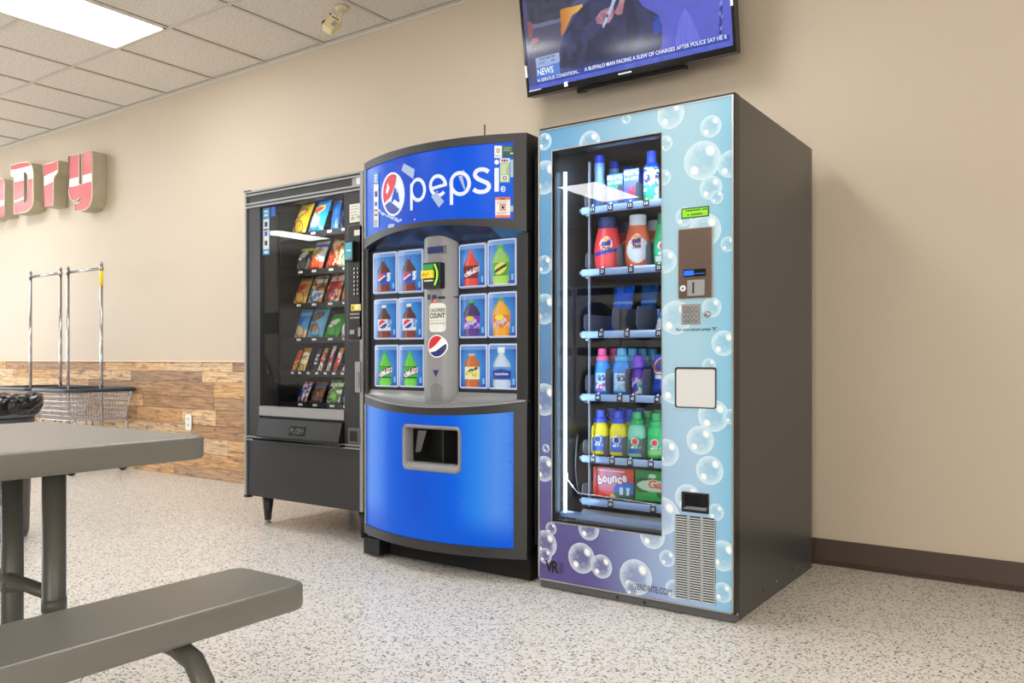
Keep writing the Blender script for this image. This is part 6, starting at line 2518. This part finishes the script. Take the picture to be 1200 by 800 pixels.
wall_letter('sign_letter', dp, letter_face('face_d', ZL(190, 318)[1], .060, -.05, .004, ZL(190, 300)[0], extra=(ZL(150, 535)[1], .010, .02)), 'red and white letter d of the wall sign', dh)
x1_ = ZL(35, 500)[0]
zt_n, zb_n = ZL(35, 345)[1], ZL(35, 678)[1]
np_ = [(x1_ - .40, zt_n), (x1_ - .29, zt_n), (x1_ - .27, zt_n - .02), (x1_ - .23, zt_n), (x1_ - .08, zt_n + .0), (x1_ - .02, zt_n - .02), (x1_, zt_n - .06), (x1_, zb_n), (x1_ - .14, zb_n), (x1_ - .14, zt_n - .11), (x1_ - .17, zt_n - .14), (x1_ - .22, zt_n - .14), (x1_ - .25, zt_n - .11), (x1_ - .25, zb_n), (x1_ - .40, zb_n)]
wall_letter('sign_letter', np_, letter_face('face_n', ZL(20, 562)[1], .026, .0, .004, x1_), 'red and white letter cut off by the edge of the picture')


# ================================================================== wire laundry carts with hanging rails
def make_cart():
    e = empty('laundry_cart', (0, 0, 0), 'chrome wire laundry cart with hanging rail and yellow tape, nearer the outlet', 'laundry cart', 'wire laundry carts by the wainscot')
    hx, hy, zr, zb = .295, .265, .665, .43

    def rr(hx_, hy_, r, z):
        return [(a, b, z) for a, b in rrect(-hx_, hx_, -hy_, hy_, r, 5)]
    child(MB().tube(rr(hx + .012, hy + .012, .07, zr), .016, mat('bumper', S(52, 58, 66), .45), seg=10, closed=True), 'bumper_rim', e)
    w_ = MB()
    top, bot = rr(hx, hy, .06, zr - .012), rr(hx - .04, hy - .035, .06, zb)

    def along(loop, n):
        L = [0]
        for i in range(len(loop)):
            p, q = Vector(loop[i]), Vector(loop[(i + 1) % len(loop)])
            L.append(L[-1] + (q - p).length)
        out = []
        for k in range(n):
            t = L[-1] * k / n
            for i in range(len(loop)):
                if L[i] <= t <= L[i + 1]:
                    s = (t - L[i]) / max(1e-9, L[i + 1] - L[i])
                    out.append(Vector(loop[i]).lerp(Vector(loop[(i + 1) % len(loop)]), s))
                    break
        return out
    n = 84
    A, B = along(top, n), along(bot, n)
    for p, q in zip(A, B):
        w_.tube([p, q], .0018, 'steel_wire', seg=4, caps=False)
    for t in (0, .16, .33, .5, .67, .84, 1.0):
        w_.tube([p.lerp(q, t) for p, q in zip(A, B)], .0028 if t in (0, .33, .67, 1.0) else .0018, 'steel_wire', seg=5, closed=True)
    for i in range(-8, 9):
        x = i * .037
        w_.tube([(x, -hy + .036, zb), (x, hy - .036, zb)], .0018, 'steel_wire', seg=4, caps=False)
    for i in range(-6, 7):
        y = i * .037
        w_.tube([(-hx + .04, y, zb), (hx - .04, y, zb)], .0018, 'steel_wire', seg=4, caps=False)
    child(w_, 'wire_basket', e)
    f_ = MB()
    fl = rr(hx - .09, hy - .05, .05, .135)
    f_.tube(fl, .011, 'chrome', seg=8, closed=True)
    child(f_, 'base_frame', e)
    for sx in (-1, 1):
        for sy in (-1, 1):
            child(MB().tube([(sx * (hx - .05), sy * (hy - .06), zb - .004), (sx * (hx - .02), sy * (hy - .06), zb - .03), (sx * (hx - .02), sy * (hy - .055), zb - .08), (sx * (hx - .09), sy * (hy - .055), .2), (sx * (hx - .09), sy * (hy - .055), .12)], .010, 'chrome', seg=8), 'leg', e)
            c_ = MB().tube([(sx * (hx - .09), sy * (hy - .055), .125), (sx * (hx - .09), sy * (hy - .055), .09)], .009, 'chrome', seg=8)
            c_.lathe([(0, -.012), (.040, -.012), (.045, -.006), (.045, .006), (.040, .012), (0, .012)], (sx * (hx - .09), sy * (hy - .055), .046), 'black_plastic', seg=18, axis='x')
            child(c_, 'caster', e)
    pz = 1.665
    for sx in (-1, 1):
        pm_ = MB().tube([(sx * .262, 0, .14), (sx * .262, 0, pz)], .0125, 'chrome', seg=12)
        pm_.lathe([(0, pz), (.014, pz), (.014, pz + .01), (.009, pz + .018), (0, pz + .02)], (sx * .262, 0, 0), 'chrome', seg=12)
        pm_.lathe([(.014, pz - .045), (.0185, pz - .045), (.0185, pz - .02), (.014, pz - .02)], (sx * .262, 0, 0), 'chrome', seg=12)
        po = child(pm_, 'pole', e)
        if sx > 0:
            child(MB().lathe([(.0130, pz - .17), (.0138, pz - .17), (.0138, pz - .05), (.0130, pz - .05)], (.262, 0, 0), 'yellow_ink', seg=12), 'yellow_tape', po)
    child(MB().tube([(-.262, 0, pz - .032), (.262, 0, pz - .032)], .0115, 'chrome', seg=12), 'hanging_rail', e)
    return e


cart = make_cart()
cart.location = (-6.742, 3.50, 0)
cart2 = copy_tree(cart, (-7.392, 3.50, 0), 'chrome wire laundry cart with hanging rail, behind the black-lined bin')
for po in list(cart2.children):
    for ch_ in list(po.children):
        bpy.data.objects.remove(ch_)

# outlet on the wood
x, z = P(221, 494.5, 3.79)
o_ = empty('power_outlet', (x, 3.79, z), 'white outlet plate on the wooden wainscot', 'outlet')
child(MB().rbox(-.036, .036, -.004, .006, -.060, .060, .006, 'white'), 'plate', o_)
m_ = MB()
for zz in (-.022, .022):
    m_.rbox(-.016, .016, -.006, -.003, zz - .016, zz + .016, .005, 'paper')
    for dx in (-.006, .006):
        m_.box(dx - .001, dx + .001, -.0066, -.005, zz - .002, zz + .008, 'black_ink')
child(m_, 'socket', o_)

# ================================================================== bin with black liner behind the table
bin_ = empty('trash_bin', (-4.61, 1.90, 0), 'dark grey bin topped by a crumpled black bag, behind the table', 'bin')
bm_ = MB().lathe([(0, .004), (.176, .004), (.184, .03), (.20, .57), (.208, .575), (.208, .615), (.196, .615), (.19, .58), (0, .58)], (0, 0, 0), mat('bin_grey', S(62, 62, 64), .5), seg=28, sx=1.0, sy=1.0)
child(bm_, 'bin_body', bin_)
rn = random.Random(5)


def bag(a, b):
    th = 2 * pi * a
    q = b
    prof = [(.222, .635), (.236, .66), (.240, .69), (.225, .715), (.18, .725), (.11, .715), (.04, .70), (.0, .695)]
    k = q * (len(prof) - 1); i = min(len(prof) - 2, int(k)); t = k - i
    r = prof[i][0] * (1 - t) + prof[i + 1][0] * t
    z = prof[i][1] * (1 - t) + prof[i + 1][1] * t
    w = vnoise(a * 34, q * 7, 3) - .5 + .6 * (vnoise(a * 70, q * 16, 8) - .5)
    w0 = vnoise(0, q * 7, 3) - .5 + .6 * (vnoise(0, q * 16, 8) - .5)
    if a > .97:
        w = w * (1 - (a - .97) / .03) + w0 * (a - .97) / .03
    r += .035 * w * min(1, r * 8)
    z += .030 * (vnoise(cos(th) * 4 + q * 5, sin(th) * 4, 6) - .5) + .02 * w
    return (r * cos(th), r * sin(th), z)


child(MB().grid(bag, 120, 22, mat('bin_liner', S(16, 16, 17), .28), smooth=False), 'liner_bag', bin_)
child(MB().lathe([(.20, .62), (.214, .618), (.214, .644), (.20, .646)], (0, 0, 0), mat('bin_band', S(84, 90, 98), .45), seg=28), 'rim_band', bin_)

# ================================================================== folding picnic table in the foreground
M['table_top'] = mat('table_top', S(106, 104, 96), .34, spec=.9, noise=.06, scale=420, bump=.15)
M['table_leg'] = mat('table_leg', S(84, 82, 75), .38, .15, noise=.08, scale=200)
pic = empty('picnic_table', (-2.025, .2, 0), 'grey-brown plastic picnic table with attached benches in the foreground', 'table')


def slab(x0, x1, y0, y1, z0, z1, r, rb):
    b_ = MB()
    loops = []
    for ins, z in ((rb, z0), (rb * .3, z0 + rb * .3), (0, z0 + rb), (0, z1 - rb), (rb * .3, z1 - rb * .3), (rb, z1)):
        loops.append([(a, b, z) for a, b in rrect(x0 + ins, x1 - ins, y0 + ins, y1 - ins, max(.004, r - ins), 6)])
    n = len(loops[0])
    v = [p for l in loops for p in l]
    f = [(j * n + i, j * n + (i + 1) % n, (j + 1) * n + (i + 1) % n, (j + 1) * n + i) for j in range(len(loops) - 1) for i in range(n)]
    b_.add(v, f, 'table_top', smooth=True)
    b_.add(loops[0], [tuple(range(n - 1, -1, -1))], 'table_top').add(loops[-1], [tuple(range(n))], 'table_top')
    return b_


slab(-2.402, -1.648, -.72, 1.142, .688, .740, .035, .007).build('tabletop', pic)
slab(-1.505, -1.283, -.74, 1.118, .418, .470, .035, .008).build('bench', pic)
slab(-2.775, -2.553, -.74, 1.160, .418, .470, .035, .008).build('bench', pic)
for y in (.86, -.44):
    for x, yy in ((-1.992, y + .012), (-1.762, y - .008)):
        lm_ = MB().tube([(x, yy, .006), (x, yy, .690)], .0225, 'table_leg', seg=16)
        lm_.tube([(x, yy, .14), (x, yy, .405)], .0205, 'table_leg', seg=16)
        lm_.tube([(x, yy, .395), (x, yy, .42)], .0240, 'table_leg', seg=16)
        lm_.build('leg', pic)
    MB().tube([(-2.30, y, .678), (-1.80, y, .678)], .014, 'table_leg', seg=10).build('top_rail', pic)
    for sg, xo in ((1, -1.394), (-1, -2.664)):
        arm = [(xo - sg * .075, y, .408), (xo + sg * .055, y, .402), (xo + sg * .105, y, .388), (xo + sg * .135, y, .355), (xo + sg * .147, y, .30), (xo + sg * .150, y, .004)]
        MB().tube(arm, .0185, 'table_leg', seg=14).build('bench_leg', pic)
    MB().tube([(-2.36, y + .008, .425), (-1.77, y - .006, .425)], .0145, 'table_leg', seg=10).build('brace', pic)

# ================================================================== sensor hanging from the ceiling
sx_, sy_ = -3.71, 3.475
sen = empty('motion_sensor', (sx_, sy_, CEIL), 'small beige sensor hanging from the ceiling on a swivel', 'sensor')
M['beige_plastic'] = mat('beige_plastic', S(222, 206, 164), .45)
M['frost_plastic'] = mat('frost_plastic', S(206, 190, 160), .35)
child(MB().lathe([(0, 0), (.040, 0), (.042, -.008), (.034, -.022), (.016, -.030), (0, -.030)][::-1], (0, 0, -.002), 'frost_plastic', seg=20), 'ceiling_mount', sen)
child(MB().tube([(0, 0, -.028), (-.008, -.008, -.055), (-.02, -.018, -.075)], .011, 'frost_plastic', seg=10), 'swivel', sen)
hd_ = MB().rbox(-.036, .036, -.025, .025, -.062, .050, .012, 'beige_plastic')
ho = child(hd_, 'sensor_body', sen)
ho.location = (-.040, -.034, -.105)
ho.rotation_euler = (R(-28), R(32), R(35))
child(MB().box(-.024, .024, -.0262, -.0245, .022, .029, 'black_ink'), 'slot', ho)
child(MB().rbox(.004, .034, -.0262, -.0235, -.035, .008, .006, 'grey_ink'), 'lens_window', ho)
child(MB().box(-.044, -.034, -.03, -.02, .030, .036, 'black_ink').box(-.041, -.033, -.029, -.01, -.056, -.03, 'black_ink'), 'clip', ho)
# ================================================================== dryers across the room: the window glass mirrors them
M['dryer_white'] = mat('dryer_white', S(214, 214, 212), .4)
M['dryer_glass'] = mat('dryer_glass', S(18, 18, 20), .15)


def make_dryer():
    e = empty('stacked_dryer', (0, 0, 0), 'white stacked dryer with two round dark doors across the room', 'dryer', 'dryers along the far side, seen mirrored in the glass')
    child(MB().box(-.37, .37, 0, .75, .0, 2.0, 'dryer_white'), 'cabinet', e, bevel=.01)
    child(MB().box(-.34, .34, -.006, .01, .96, 1.08, 'black_gloss').box(-.34, .34, -.006, .01, 1.86, 1.96, 'black_gloss'), 'control_panel', e)
    for z in (.52, 1.46):
        dd = child(MB().lathe([(.19, 0), (.29, 0), (.29, -.03), (.26, -.05), (.20, -.045), (.19, -.02)], (0, 0, z), 'black_plastic', seg=32, axis='y'), 'door', e)
        child(MB().lathe([(0, -.02), (.20, -.02), (.20, -.03), (.10, -.05), (0, -.055)], (0, 0, z), 'dryer_glass', seg=28, axis='y'), 'door_glass', dd)
    return e


dr = make_dryer()
dr.rotation_euler = (0, 0, pi)
dr.location = (-9.2, YF + .76, .002)
for k in range(1, 9):
    copy_tree(dr, (-9.2 + .78 * k, YF + .76, .002))
w_ = empty('front_loading_washer', (-5.42, 1.72, .002), 'white front-loading washer mirrored in the snack window', 'washer')
w_.rotation_euler = (0, 0, pi)
child(MB().box(-.40, .40, 0, .85, 0, 1.30, 'dryer_white'), 'cabinet', w_, bevel=.01)
child(MB().box(-.38, .38, -.006, .01, 1.10, 1.26, 'black_gloss'), 'control_panel', w_)
wd_ = child(MB().lathe([(.22, 0), (.33, 0), (.33, -.04), (.29, -.07), (.23, -.06), (.22, -.02)], (0, 0, .70), 'chrome', seg=36, axis='y'), 'door', w_)
child(MB().lathe([(0, -.02), (.23, -.02), (.23, -.03), (.12, -.07), (0, -.08)], (0, 0, .70), 'dryer_glass', seg=28, axis='y'), 'door_glass', wd_)
